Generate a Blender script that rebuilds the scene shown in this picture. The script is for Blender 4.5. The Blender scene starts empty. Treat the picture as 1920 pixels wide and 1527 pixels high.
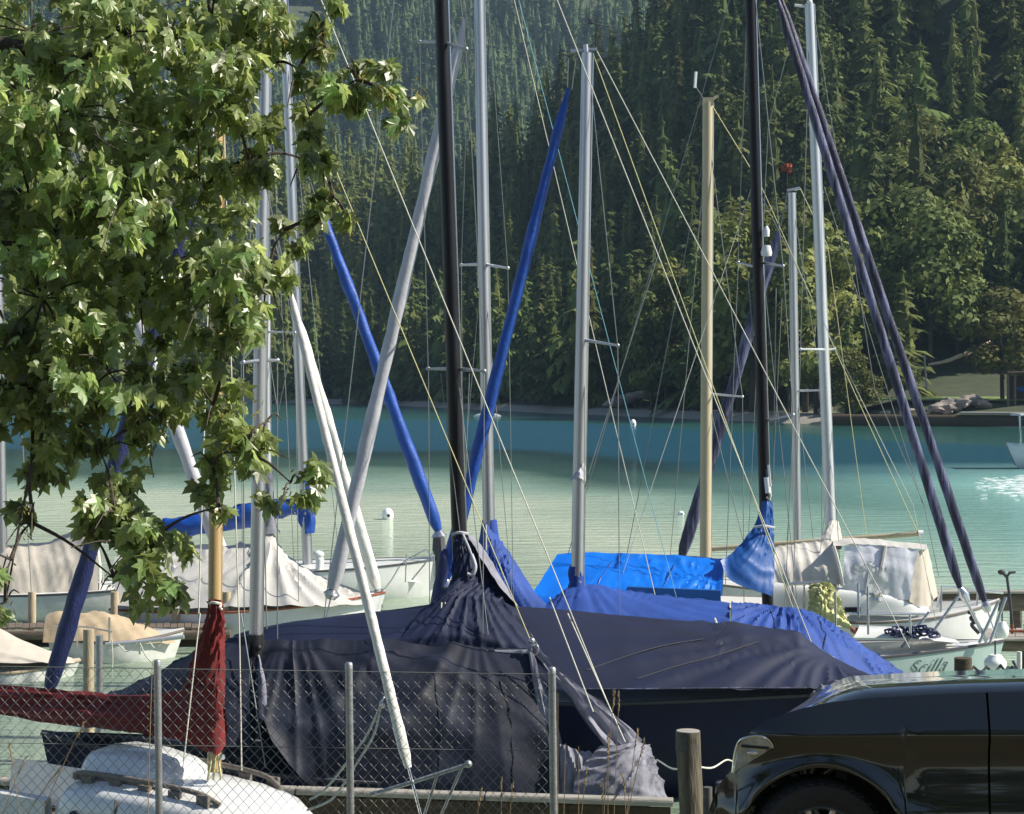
import bpy, math, random
from mathutils import Vector, Matrix, noise
from math import sin, cos, pi, radians, sqrt, atan2, exp

random.seed(7)
sc = bpy.context.scene
COL = sc.collection

# ------------------------------------------------------------------ camera, sky, sun, exposure
F, HZ, CH = 3600.0, 712.0, 4.5          # focal length in photo pixels, horizon row, camera height over the lake
cam_data = bpy.data.cameras.new("camera")
cam = bpy.data.objects.new("camera", cam_data)
COL.objects.link(cam)
cam.location = (0, 0, CH)
cam.rotation_euler = (radians(90), 0, 0)
cam_data.sensor_width = 36.0
cam_data.lens = F / 1920 * 36.0
cam_data.shift_y = (HZ - 763.5) / 1920
cam_data.clip_start = 0.1
cam_data.clip_end = 6000
sc.camera = cam

SUN_EL, SUN_AZ = radians(41), radians(93)
world = bpy.data.worlds.new("World")
sc.world = world
world.use_nodes = True
wn = world.node_tree
bg = wn.nodes["Background"]
sky = wn.nodes.new("ShaderNodeTexSky")
sky.sky_type = 'NISHITA'
sky.sun_disc = False
sky.sun_elevation = SUN_EL
sky.sun_rotation = SUN_AZ
sky.altitude = 900
wn.links.new(sky.outputs[0], bg.inputs[0])
bg.inputs[1].default_value = 0.085
sun_data = bpy.data.lights.new("sun", 'SUN')
sun_data.energy = 5.0
sun_data.angle = radians(0.5)
sun_data.color = (1.0, 0.93, 0.80)
sun = bpy.data.objects.new("sun", sun_data)
COL.objects.link(sun)
SUNV = Vector((cos(SUN_EL) * sin(SUN_AZ), cos(SUN_EL) * cos(SUN_AZ), sin(SUN_EL)))
sun.rotation_euler = SUNV.to_track_quat('Z', 'Y').to_euler()
sc.view_settings.view_transform = 'Standard'
sc.view_settings.look = 'None'
sc.view_settings.gamma = 1
sc.view_settings.use_curve_mapping = False
sc.view_settings.exposure = 0.70
sc.render.engine = 'CYCLES'
sc.cycles.use_denoising = True
sc.cycles.max_bounces = 8
sc.cycles.volume_bounces = 1
sc.cycles.transparent_max_bounces = 12
sc.cycles.volume_max_steps = 64


def P(px, py, Y):
    return Vector(((px - 960) / F * Y, Y, CH - (py - HZ) / F * Y))


def W(px, Y, z):
    return Vector(((px - 960) / F * Y, Y, z))


# ------------------------------------------------------------------ materials
def lin(c):
    return tuple((x / 12.92 if x <= 0.04045 else ((x + 0.055) / 1.055) ** 2.4) for x in c)


MATS = {}


def mat(name, col, rough=0.6, metal=0.0, var=0.15, scale=3.0, bump=0.0, bscale=20.0, spec=0.5, col2=None, coat=0.0,
        stretch=None, detail=5.0, translucent=0.0, rand=0.0):
    m = bpy.data.materials.new(name)
    m.use_nodes = True
    nt = m.node_tree
    b = nt.nodes["Principled BSDF"]
    tc = nt.nodes.new("ShaderNodeTexCoord")
    mp = nt.nodes.new("ShaderNodeMapping")
    nt.links.new(tc.outputs["Object"], mp.inputs[0])
    if stretch:
        mp.inputs["Scale"].default_value = stretch
    nz = nt.nodes.new("ShaderNodeTexNoise")
    nz.inputs["Scale"].default_value = scale
    nz.inputs["Detail"].default_value = detail
    nz.inputs["Roughness"].default_value = 0.65
    nt.links.new(mp.outputs[0], nz.inputs[0])
    rp = nt.nodes.new("ShaderNodeValToRGB")
    rp.color_ramp.elements[0].position = 0.3
    rp.color_ramp.elements[1].position = 0.7
    if col2 is None:
        a = tuple(max(0, x * (1 - var)) for x in col)
        c = tuple(min(1, x * (1 + var)) for x in col)
    else:
        a, c = col, col2
    rp.color_ramp.elements[0].color = (*a, 1)
    rp.color_ramp.elements[1].color = (*c, 1)
    nt.links.new(nz.outputs[0], rp.inputs[0])
    out = rp.outputs[0]
    if rand:
        oi = nt.nodes.new("ShaderNodeObjectInfo")
        hs = nt.nodes.new("ShaderNodeHueSaturation")
        mr = nt.nodes.new("ShaderNodeMapRange")
        mr.inputs[3].default_value = 1 - rand
        mr.inputs[4].default_value = 1 + rand
        nt.links.new(oi.outputs["Random"], mr.inputs[0])
        nt.links.new(mr.outputs[0], hs.inputs["Value"])
        m2 = nt.nodes.new("ShaderNodeMath")
        m2.operation = 'MULTIPLY_ADD'
        m2.inputs[1].default_value = 0.05
        m2.inputs[2].default_value = 0.475
        fr = nt.nodes.new("ShaderNodeMath")
        fr.operation = 'FRACT'
        mm = nt.nodes.new("ShaderNodeMath")
        mm.operation = 'MULTIPLY'
        mm.inputs[1].default_value = 7.31
        nt.links.new(oi.outputs["Random"], mm.inputs[0])
        nt.links.new(mm.outputs[0], fr.inputs[0])
        nt.links.new(fr.outputs[0], m2.inputs[0])
        nt.links.new(m2.outputs[0], hs.inputs["Hue"])
        nt.links.new(out, hs.inputs["Color"])
        out = hs.outputs[0]
    nt.links.new(out, b.inputs["Base Color"])
    b.inputs["Roughness"].default_value = rough
    b.inputs["Metallic"].default_value = metal
    b.inputs["Specular IOR Level"].default_value = spec
    if coat:
        b.inputs["Coat Weight"].default_value = coat
        b.inputs["Coat Roughness"].default_value = 0.04
    if bump:
        n2 = nt.nodes.new("ShaderNodeTexNoise")
        n2.inputs["Scale"].default_value = bscale
        n2.inputs["Detail"].default_value = 4
        nt.links.new(mp.outputs[0], n2.inputs[0])
        bp = nt.nodes.new("ShaderNodeBump")
        bp.inputs["Strength"].default_value = bump
        bp.inputs["Distance"].default_value = 0.02
        nt.links.new(n2.outputs[0], bp.inputs["Height"])
        nt.links.new(bp.outputs[0], b.inputs["Normal"])
    if translucent:
        tr = nt.nodes.new("ShaderNodeBsdfTranslucent")
        mx = nt.nodes.new("ShaderNodeMixShader")
        mx.inputs[0].default_value = translucent
        nt.links.new(out, tr.inputs[0])
        nt.links.new(b.outputs[0], mx.inputs[1])
        nt.links.new(tr.outputs[0], mx.inputs[2])
        nt.links.new(mx.outputs[0], nt.nodes["Material Output"].inputs[0])
    MATS[name] = m
    return m


def M(n):
    return MATS[n]


mat("black_mast", (0.006, 0.006, 0.009), 0.38, 0.0, spec=0.25, scale=1.5, var=0.4)
mat("alu_mast", (0.42, 0.42, 0.44), 0.34, 0.80, var=0.12, scale=2.0, stretch=(1, 1, 0.15))
mat("white_mast", (0.52, 0.53, 0.55), 0.34, 0.45, var=0.1, scale=2.0, stretch=(1, 1, 0.2))
mat("wood_mast", (0.34, 0.23, 0.10), 0.4, 0.0, scale=8, stretch=(3, 3, 0.15), col2=(0.46, 0.33, 0.16), coat=0.3)
mat("tan_mast", (0.36, 0.30, 0.19), 0.5, 0.0, scale=8, stretch=(3, 3, 0.15), col2=(0.46, 0.40, 0.27))
mat("steel", (0.55, 0.55, 0.56), 0.25, 0.9, var=0.1)
mat("galvanised", (0.36, 0.37, 0.38), 0.45, 0.75, var=0.22, scale=25, bump=0.15, bscale=60)
mat("wire", (0.20, 0.21, 0.20), 0.4, 0.25, var=0.2)
mat("rope_white", (0.55, 0.54, 0.46), 0.8, var=0.2, scale=60)
mat("rope_yellow", (0.52, 0.50, 0.25), 0.8, var=0.2, scale=60)
mat("rope_teal", (0.16, 0.40, 0.46), 0.8, var=0.2, scale=60)
mat("rope_dark", (0.06, 0.06, 0.07), 0.8, var=0.3, scale=60)
mat("gelcoat", (0.64, 0.65, 0.64), 0.25, var=0.14, scale=1.6, coat=0.3)
mat("gelcoat_old", (0.62, 0.63, 0.60), 0.4, scale=5, var=0.15)
mat("hull_dark", (0.005, 0.008, 0.034), 0.55, var=0.3, scale=3, spec=0.3)
mat("hull_green", (0.34, 0.44, 0.42), 0.3, var=0.08, scale=2, coat=0.3)
mat("deck_grey", (0.5, 0.5, 0.48), 0.6, var=0.12, scale=8)
mat("navy_cloth", (0.008, 0.013, 0.040), 0.68, var=0.25, scale=1.4, bump=0.08, bscale=9, spec=0.30)
mat("black_cloth", (0.007, 0.010, 0.023), 0.62, var=0.45, scale=1.6, bump=0.15, bscale=9, spec=0.3)
mat("grey_cloth", (0.19, 0.19, 0.23), 0.75, var=0.3, scale=5, bump=0.5, bscale=14, spec=0.3)
mat("royal_cloth", (0.018, 0.056, 0.25), 0.7, var=0.22, scale=1.8, bump=0.15, bscale=10, spec=0.3)
mat("bright_blue", (0.002, 0.140, 0.62), 0.34, var=0.16, scale=2.5, bump=0.12, bscale=12, spec=0.5)
mat("mid_blue", (0.004, 0.070, 0.28), 0.5, var=0.15, scale=4, bump=0.12, bscale=14)
mat("jib_blue", (0.001, 0.052, 0.30), 0.5, var=0.2, scale=5, bump=0.4, bscale=18)
mat("jib_dark", (0.010, 0.018, 0.085), 0.55, var=0.35, scale=5, bump=0.5, bscale=20, stretch=(3, 3, 1))
mat("jib_navy", (0.010, 0.011, 0.040), 0.5, scale=2.2, bump=0.7, bscale=22, stretch=(3.5, 3.5, 0.22), col2=(0.10, 0.105, 0.20), detail=3)
for e_, p_ in zip(MATS["jib_navy"].node_tree.nodes["Color Ramp"].color_ramp.elements, (0.47, 0.58)):
    e_.position = p_
mat("jib_white", (0.66, 0.65, 0.60), 0.6, var=0.12, scale=5, bump=0.4, bscale=16)
mat("jib_grey", (0.42, 0.42, 0.45), 0.55, var=0.1, scale=5, bump=0.3, bscale=16)
mat("red_cloth", (0.13, 0.014, 0.014), 0.7, var=0.25, scale=4, bump=0.5, bscale=12, spec=0.3)
mat("cream_cloth", (0.46, 0.42, 0.36), 0.75, var=0.1, scale=3, bump=0.4, bscale=8, spec=0.3)
mat("white_cloth", (0.44, 0.43, 0.41), 0.75, var=0.1, scale=3, bump=0.4, bscale=9, spec=0.3)
mat("tan_cloth", (0.42, 0.33, 0.22), 0.75, var=0.15, scale=3, bump=0.4, bscale=9, spec=0.3)
mat("tent_cloth", (0.50, 0.48, 0.44), 0.75, var=0.12, scale=3, bump=0.4, bscale=9, spec=0.3)
mat("clear_vinyl", (0.68, 0.68, 0.73), 0.14, var=0.15, scale=4, bump=0.4, bscale=7, spec=0.8)
mat("yellow_cloth", (0.52, 0.52, 0.25), 0.7, var=0.2, scale=5, bump=0.4, bscale=12)
mat("orange_cloth", (0.60, 0.36, 0.12), 0.7, var=0.2, scale=8)
mat("teak", (0.15, 0.13, 0.11), 0.6, var=0.3, scale=10, stretch=(1, 6, 6))
mat("dark_glass", (0.01, 0.012, 0.014), 0.08, var=0.1)
mat("jetty_wood", (0.30, 0.28, 0.25), 0.8, var=0.25, scale=6, stretch=(0.4, 4, 4), bump=0.5, bscale=30)
mat("jetty_dark", (0.055, 0.038, 0.022), 0.85, var=0.5, scale=7, stretch=(0.6, 2, 2), bump=0.5, bscale=30)
mat("brown_timber", (0.13, 0.10, 0.075), 0.85, var=0.45, scale=5, stretch=(0.5, 3, 3), bump=0.5, bscale=20)
mat("pile_wood", (0.05, 0.044, 0.034), 0.9, scale=9, stretch=(2.5, 2.5, 0.4), bump=0.8, bscale=22, col2=(0.17, 0.15, 0.11), spec=.2)
mat("pile_top", (0.07, 0.065, 0.06), 0.8, var=0.4, scale=12)
mat("post_tan", (0.40, 0.33, 0.22), 0.8, var=0.3, scale=9, stretch=(2, 2, 0.4), bump=0.4)
mat("buoy_white", (0.80, 0.81, 0.78), 0.4, var=0.06)
mat("car_paint", (0.006, 0.007, 0.006), 0.2, 0.2, var=0.1, coat=1.0)
mat("rubber", (0.012, 0.012, 0.012), 0.75, var=0.3, scale=30, bump=0.3, bscale=40)
mat("alloy", (0.5, 0.5, 0.5), 0.25, 0.9)
mat("trim_black", (0.008, 0.008, 0.008), 0.6)
mat("lamp_lens", (0.34, 0.37, 0.36), 0.12, 0.35, var=0.45, scale=14, coat=1.0)
mat("chrome", (0.7, 0.7, 0.7), 0.1, 1.0, var=0.05)
mat("bark", (0.055, 0.045, 0.034), 0.9, var=0.4, scale=14, stretch=(2, 2, 0.5), bump=0.6, bscale=30)
mat("fir_bark", (0.055, 0.045, 0.035), 0.9, var=0.3, scale=3)
mat("dry_grass", (0.27, 0.20, 0.10), 0.8, var=0.25, scale=4)
mat("bank_grass", (0.09, 0.12, 0.03), 0.8, var=0.45, scale=2.5)
mat("seed_keys", (0.34, 0.29, 0.07), 0.7, var=0.3, scale=6, translucent=0.4)
mat("dark_clothes", (0.015, 0.012, 0.02), 0.8)
mat("skin", (0.42, 0.24, 0.16), 0.6)
mat("foam_white", (0.46, 0.54, 0.53), 0.7)
mat("rust_red", (0.28, 0.09, 0.045), 0.8, var=0.4, scale=12)
mat("stone", (0.21, 0.185, 0.165), 0.9, var=0.4, scale=0.8, bump=0.6, bscale=3)
mat("spruce_needles", (0.042, 0.064, 0.020), 0.75, scale=0.35, col2=(0.150, 0.180, 0.050), spec=0.2, rand=0.4, translucent=0.25)
mat("broad_leaves", (0.060, 0.088, 0.022), 0.7, scale=0.6, col2=(0.23, 0.25, 0.068), spec=0.25, rand=0.4, translucent=0.3)
mat("autumn_leaves", (0.42, 0.08, 0.02), 0.7, scale=1.0, translucent=0.2)
mat("far_needles", (0.040, 0.075, 0.034), 0.8, scale=0.012, col2=(0.14, 0.19, 0.075), spec=0.2, translucent=0.25)
mat("maple_leaf", (0.090, 0.155, 0.040), 0.38, scale=7.0, col2=(0.24, 0.315, 0.115), spec=0.8, rand=0.30, translucent=0.45)


# ------------------------------------------------------------------ mesh helpers
def ancestors_loc(o):
    v = Vector((0, 0, 0))
    while o is not None:
        v += o.location
        o = o.parent
    return v


class MB:
    def __init__(s):
        s.v, s.f = [], []

    def add(s, vs, fs):
        n = len(s.v)
        s.v += [Vector(x) for x in vs]
        s.f += [tuple(i + n for i in f) for f in fs]
        return s

    def box(s, a, b):
        (x0, y0, z0), (x1, y1, z1) = a, b
        vs = [(x, y, z) for x in (x0, x1) for y in (y0, y1) for z in (z0, z1)]
        return s.add(vs, [(0, 1, 3, 2), (4, 6, 7, 5), (0, 4, 5, 1), (2, 3, 7, 6), (0, 2, 6, 4), (1, 5, 7, 3)])

    def bar(s, p, q, w, h, up=(0, 0, 1)):
        p, q = Vector(p), Vector(q)
        d = (q - p).normalized()
        sd = d.cross(Vector(up))
        sd = sd.normalized() if sd.length > 1e-6 else Vector((1, 0, 0))
        u = sd.cross(d)
        vs = []
        c = 0.18 * min(w, h)
        prof = [(-w / 2 + c, -h / 2), (w / 2 - c, -h / 2), (w / 2, -h / 2 + c), (w / 2, h / 2 - c), (w / 2 - c, h / 2),
                (-w / 2 + c, h / 2), (-w / 2, h / 2 - c), (-w / 2, -h / 2 + c)]
        for e in (p, q):
            vs += [e + sd * a + u * b for a, b in prof]
        fs = [(i, (i + 1) % 8, (i + 1) % 8 + 8, i + 8) for i in range(8)]
        fs += [tuple(range(7, -1, -1)), tuple(range(8, 16))]
        return s.add(vs, fs)

    def tube(s, pts, r, seg=8, cap=True, rough=0.0, ry=None):
        pts = [Vector(p) for p in pts]
        n = len(pts)
        rs = list(r) if isinstance(r, (list, tuple)) else [r] * n
        d0 = (pts[-1] - pts[0]).normalized()
        ref = Vector((0, 1, 0)) if abs(d0.y) < 0.8 else Vector((1, 0, 0))
        vs, fs = [], []
        for i, p in enumerate(pts):
            d = (pts[min(i + 1, n - 1)] - pts[max(i - 1, 0)])
            d = d.normalized() if d.length > 1e-9 else d0
            a = d.cross(ref).normalized()
            b = a.cross(d)
            for k in range(seg):
                t = 2 * pi * k / seg
                rr = rs[i]
                if rough:
                    rr *= 1 + rough * noise.noise(Vector((cos(t) * 1.3 + i * 0.37, sin(t) * 1.3, p.z * 2.1 + p.x)))
                vs.append(p + a * (cos(t) * rr) + b * (sin(t) * (rr if ry is None else rr * ry)))
        for i in range(n - 1):
            for k in range(seg):
                a0, a1 = i * seg + k, i * seg + (k + 1) % seg
                fs.append((a0, a1, a1 + seg, a0 + seg))
        if cap:
            fs.append(tuple(range(seg - 1, -1, -1)))
            fs.append(tuple((n - 1) * seg + k for k in range(seg)))
        return s.add(vs, fs)

    def lathe(s, c, prof, seg=16, axis='Z'):
        c = Vector(c)
        vs, fs = [], []
        for (r, h) in prof:
            for k in range(seg):
                t = 2 * pi * k / seg
                if axis == 'Z':
                    vs.append(c + Vector((r * cos(t), r * sin(t), h)))
                else:
                    vs.append(c + Vector((r * cos(t), h, r * sin(t))))
        for i in range(len(prof) - 1):
            for k in range(seg):
                a0, a1 = i * seg + k, i * seg + (k + 1) % seg
                fs.append((a0, a1, a1 + seg, a0 + seg) if axis == 'Z' else (a0, a0 + seg, a1 + seg, a1))
        return s.add(vs, fs)

    def ball(s, c, r, seg=12, sq=(1, 1, 1)):
        prof = [(max(1e-4, r * sin(pi * i / 8)), -r * cos(pi * i / 8)) for i in range(9)]
        m = MB().lathe((0, 0, 0), prof, seg)
        return s.add([Vector(c) + Vector((v.x * sq[0], v.y * sq[1], v.z * sq[2])) for v in m.v], m.f)

    def grid(s, rows):
        n, m = len(rows), len(rows[0])
        return s.add([p for r in rows for p in r],
                     [(i * m + j, i * m + j + 1, (i + 1) * m + j + 1, (i + 1) * m + j) for i in range(n - 1) for j in range(m - 1)])


def link(o):
    COL.objects.link(o)
    return o


def obj(name, mb, m, parent=None, smooth=True, label=None):
    me = bpy.data.meshes.new(name)
    off = ancestors_loc(parent)
    me.from_pydata([tuple(v - off) for v in mb.v], [], mb.f)
    if smooth:
        me.polygons.foreach_set("use_smooth", [True] * len(me.polygons))
        if smooth != 'full':
            me.set_sharp_from_angle(angle=radians(48))
    me.materials.append(M(m) if isinstance(m, str) else m)
    me.validate()
    o = link(bpy.data.objects.new(name, me))
    o.parent = parent
    if label:
        o["label"] = label
    return o


def tag(o, label=None, cat=None, group=None, kind=None):
    if label:
        o["label"] = label
    if cat:
        o["category"] = cat
    if group:
        o["group"] = group
    if kind:
        o["kind"] = kind
    return o


def thing(name, label, cat, loc=(0, 0, 0), group=None):
    o = link(bpy.data.objects.new(name, None))
    o.empty_display_size = 0.2
    o.location = loc
    return tag(o, label, cat, group)


def crom(pts, n):
    """n+1 points spread evenly by length along a Catmull-Rom curve"""
    pts = [Vector(p) for p in pts]
    if len(pts) == 1:
        return [pts[0].copy() for _ in range(n + 1)]
    ext = [pts[0] * 2 - pts[1]] + pts + [pts[-1] * 2 - pts[-2]]
    fine = []
    K = 16
    for i in range(1, len(ext) - 2):
        p0, p1, p2, p3 = ext[i - 1:i + 3]
        for k in range(K):
            t = k / K
            fine.append(0.5 * ((2 * p1) + (p2 - p0) * t + (2 * p0 - 5 * p1 + 4 * p2 - p3) * t * t + (3 * p1 - p0 - 3 * p2 + p3) * t ** 3))
    fine.append(pts[-1])
    L = [0]
    for a, b in zip(fine, fine[1:]):
        L.append(L[-1] + (b - a).length)
    out, j = [], 0
    for i in range(n + 1):
        t = L[-1] * i / n
        while j < len(L) - 2 and L[j + 1] < t:
            j += 1
        d = L[j + 1] - L[j]
        out.append(fine[j].lerp(fine[j + 1], (t - L[j]) / d if d > 1e-9 else 0))
    return out


def polyline(pts, n):
    """n+1 points along straight runs, corners kept"""
    k = len(pts) - 1
    L = [0]
    for a, b in zip(pts, pts[1:]):
        L.append(L[-1] + (b - a).length)
    cnt = [max(1, round(n * (L[i + 1] - L[i]) / max(1e-9, L[-1]))) for i in range(k)]
    while sum(cnt) > n:
        cnt[cnt.index(max(cnt))] -= 1
    while sum(cnt) < n:
        cnt[cnt.index(max(cnt))] += 1
    out = [pts[0].copy()]
    for i in range(k):
        out += [pts[i].lerp(pts[i + 1], (j + 1) / cnt[i]) for j in range(cnt[i])]
    return out


def seam(name, cloth, nu, nv, uv, m, parent, r=0.008):
    """a sewn seam or cord lying on a cloth sheet made by patch()"""
    pts = []
    for (u0, v0), (u1, v1) in zip(uv, uv[1:]):
        for q in range(4):
            u, v = u0 + (u1 - u0) * q / 4, v0 + (v1 - v0) * q / 4
            pts.append(cloth.v[min(nv, round(v * nv)) * (nu + 1) + min(nu, round(u * nu))] + Vector((0, -.006, .003)))
    return obj(name, MB().tube(crom(pts, 40), r, 5), m, parent)


def ridge(x):
    return (1 - min(1, abs(x) * 2.2)) ** 2


def patch(rows, nu=60, nv=24, folds=(), seed=0, sag=0.0, rough=0.006, lin=False):
    """cloth sheet through rows of points, with folds: ('dir', degrees, freq, amp) or ('rad', u, v, freq, amp)"""
    R = [crom(r, nu) for r in rows]
    cols = [(polyline if lin else crom)([r[i] for r in R], nv) for i in range(nu + 1)]
    G = [[cols[i][j].copy() for i in range(nu + 1)] for j in range(nv + 1)]
    out = []
    for j in range(nv + 1):
        line = []
        for i in range(nu + 1):
            du = G[j][min(i + 1, nu)] - G[j][max(i - 1, 0)]
            dv = G[min(j + 1, nv)][i] - G[max(j - 1, 0)][i]
            n = du.cross(dv)
            n = n.normalized() if n.length > 1e-9 else Vector((0, 0, 1))
            u, v = i / nu, j / nv
            d = rough * noise.noise(Vector((u * 9, v * 7, seed * 3.1)))
            for f in folds:
                if f[0] == 'dir':
                    a = radians(f[1])
                    s_, t_ = u * cos(a) + v * sin(a), -u * sin(a) + v * cos(a)
                    w = noise.noise(Vector((s_ * f[2] + 0.5 * noise.noise(Vector((u * 2, v * 2, seed))), t_ * 0.45, seed + 11)))
                    d += 0.85 * f[3] * (ridge(w) - 0.35)
                else:
                    ang = atan2(v - f[2], u - f[1])
                    rr = sqrt((v - f[2]) ** 2 + (u - f[1]) ** 2)
                    w = noise.noise(Vector((ang * f[3], rr * 0.22, seed + 5)))
                    d += 0.62 * f[4] * (ridge(w) - 0.3) * min(1, rr * 3) * exp(-rr * 1.4)
            line.append(G[j][i] + n * d)
        out.append(line)
    return MB().grid(out)


def tubeline(a, b, n):
    return [Vector(a).lerp(Vector(b), i / n) for i in range(n + 1)]

# ------------------------------------------------------------------ terrain, lake, mountain, haze
def interp(tab, x):
    if x <= tab[0][0]:
        return tab[0][1]
    for (a, b), (c, d) in zip(tab, tab[1:]):
        if x <= c:
            t = (x - a) / (c - a)
            return b + (d - b) * t
    return tab[-1][1]


def sstep(t):
    t = max(0.0, min(1.0, t))
    return t * t * (3 - 2 * t)


SHORE = [(-400, 470), (-145, 440), (-77, 405), (-25, 345), (2.9, 262), (15.7, 232), (29, 196), (40, 186), (52, 180), (120, 172), (300, 165)]
# far hill, by bearing (in photo columns): distance of the ridge and height of the ground there
RIDGE = [(-2500, (640, 95)), (300, (620, 68)), (600, (580, 60)), (850, (500, 48)), (950, (450, 52)), (1100, (450, 68)),
         (1250, (455, 82)), (1350, (465, 108)), (1480, (480, 140)), (1900, (470, 170)), (2600, (460, 200)), (5000, (460, 210))]


def hill_z(x, y):
    ys = interp(SHORE, x)
    px = 960 + F * x / y
    yr = interp([(a, b[0]) for a, b in RIDGE], px)
    zr = interp([(a, b[1]) for a, b in RIDGE], px)
    t = (y - ys) / (yr - ys)
    if t < 0:
        return max(-6, t * 40)
    bank = 0.9 * sstep((y - ys) / 5)
    if x > 36:                                   # grassy terrace by the jetty
        bank += 1.6 * sstep((y - ys - 4) / 9)
    n = 5.0 * noise.noise(Vector((x * 0.013, y * 0.013, 1.7))) + 2.0 * noise.noise(Vector((x * 0.05, y * 0.05, 4.1)))
    rise = sstep(max(0, t - 0.06) * 0.75) * 1.0
    z = bank + zr / sstep(0.94 * 0.75) * rise * (1 if t < 1 else max(0.4, 1 - (t - 1) * 1.2)) + n * min(1, max(0, t - 0.03) * 4)
    return z


mb = MB()
rows = []
for k in range(70):
    r = []
    for a in range(111):
        x = -420 + 760 * a / 110
        ys = interp(SHORE, x)
        y = ys - 12 + 560 * (k / 69) ** 1.6
        r.append(Vector((x, y, hill_z(x, y))))
    rows.append(r)
hm = mat("hill_ground", (0.025, 0.038, 0.014), 0.95, scale=0.4, col2=(0.055, 0.065, 0.028), bump=1.0, bscale=1.5)
# pebble beach next to the water line, by height
nt = hm.node_tree
geo = nt.nodes.new("ShaderNodeNewGeometry")
sep = nt.nodes.new("ShaderNodeSeparateXYZ")
nt.links.new(geo.outputs["Position"], sep.inputs[0])
mr = nt.nodes.new("ShaderNodeMapRange")
mr.inputs[1].default_value, mr.inputs[2].default_value = 0.75, 1.0
nt.links.new(sep.outputs[2], mr.inputs[0])
mx = nt.nodes.new("ShaderNodeMix")
mx.data_type = 'RGBA'
bs = nt.nodes["Principled BSDF"]
src = bs.inputs["Base Color"].links[0].from_socket
nt.links.new(mr.outputs[0], mx.inputs[0])
mx.inputs[6].default_value = (0.26, 0.24, 0.21, 1)
nt.links.new(src, mx.inputs[7])
nt.links.new(mx.outputs[2], bs.inputs["Base Color"])
tag(obj("hill", MB().grid(rows), hm), kind="structure")

# grassy strip and pale jetty slab on the far right bank
mb = MB()
g = []
for k in range(6):
    r = []
    for a in range(25):
        x = 36 + 34 * a / 24
        y = interp(SHORE, x) + 11 + 2.4 * k
        r.append(Vector((x, y, hill_z(x, y) + 0.06 + 0.05 * noise.noise(Vector((x, y, 0))))))
    g.append(r)
tag(obj("lawn", MB().grid(g), mat("lawn_grass", (0.10, 0.16, 0.035), 0.9, scale=0.8, col2=(0.17, 0.22, 0.06))), kind="structure")

# mountain behind
rows = []


def mount_z(x, y):
    t = (y - 640) / 760
    z = 20 + 330 * sstep(t * 0.85) + 36 * noise.noise(Vector((x * 0.0035, y * 0.0035, 9.0))) * min(1, t * 3) + 14 * noise.noise(Vector((x * 0.016, y * 0.016, 2.0)))
    return z + 0.06 * max(0, -x) * min(1, t * 2)


for k in range(50):
    r = []
    for a in range(71):
        x = -700 + 1300 * a / 70
        y = 640 + 760 * k / 49
        r.append(Vector((x, y, mount_z(x, y))))
    rows.append(r)
tag(obj("mountain", MB().grid(rows), mat("mountain_ground", (0.035, 0.05, 0.025), 0.95, scale=0.01, col2=(0.07, 0.085, 0.045))), kind="structure")

# lake
wm = bpy.data.materials.new("lake_water")
wm.use_nodes = True
nt = wm.node_tree
b = nt.nodes["Principled BSDF"]
geo = nt.nodes.new("ShaderNodeNewGeometry")
sep = nt.nodes.new("ShaderNodeSeparateXYZ")
nt.links.new(geo.outputs["Position"], sep.inputs[0])
nwarp = nt.nodes.new("ShaderNodeTexNoise")
nwarp.inputs["Scale"].default_value = 0.03
nwarp.inputs["Detail"].default_value = 3
nt.links.new(geo.outputs["Position"], nwarp.inputs[0])


def math_node(op, a, b_, c=None):
    n = nt.nodes.new("ShaderNodeMath")
    n.operation = op
    for i, x in enumerate((a, b_, c)):
        if x is None:
            continue
        if isinstance(x, (int, float)):
            n.inputs[i].default_value = x
        else:
            nt.links.new(x, n.inputs[i])
    return n.outputs[0]


# distance warped by noise and slanting to the right (for wind lanes and painted reflection bands)
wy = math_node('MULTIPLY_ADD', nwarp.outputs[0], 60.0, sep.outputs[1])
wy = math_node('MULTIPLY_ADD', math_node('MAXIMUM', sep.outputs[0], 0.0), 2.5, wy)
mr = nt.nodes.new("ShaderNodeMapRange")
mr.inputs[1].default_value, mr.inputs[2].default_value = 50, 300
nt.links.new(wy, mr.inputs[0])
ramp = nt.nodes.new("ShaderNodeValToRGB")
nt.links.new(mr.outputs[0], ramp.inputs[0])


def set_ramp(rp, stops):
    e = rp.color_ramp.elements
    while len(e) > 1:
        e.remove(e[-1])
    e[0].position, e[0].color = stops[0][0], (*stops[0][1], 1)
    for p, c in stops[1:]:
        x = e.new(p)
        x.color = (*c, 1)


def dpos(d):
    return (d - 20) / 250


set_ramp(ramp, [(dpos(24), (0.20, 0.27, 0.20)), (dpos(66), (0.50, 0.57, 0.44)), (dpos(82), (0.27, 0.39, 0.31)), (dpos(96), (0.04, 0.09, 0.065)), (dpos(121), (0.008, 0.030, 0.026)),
                (dpos(132), (0.006, 0.055, 0.085)), (dpos(205), (0.008, 0.065, 0.10)), (dpos(222), (0.02, 0.09, 0.08)), (dpos(268), (0.015, 0.07, 0.06))])  # water's own tint, plus forest and sky reflections painted in as bands
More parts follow.
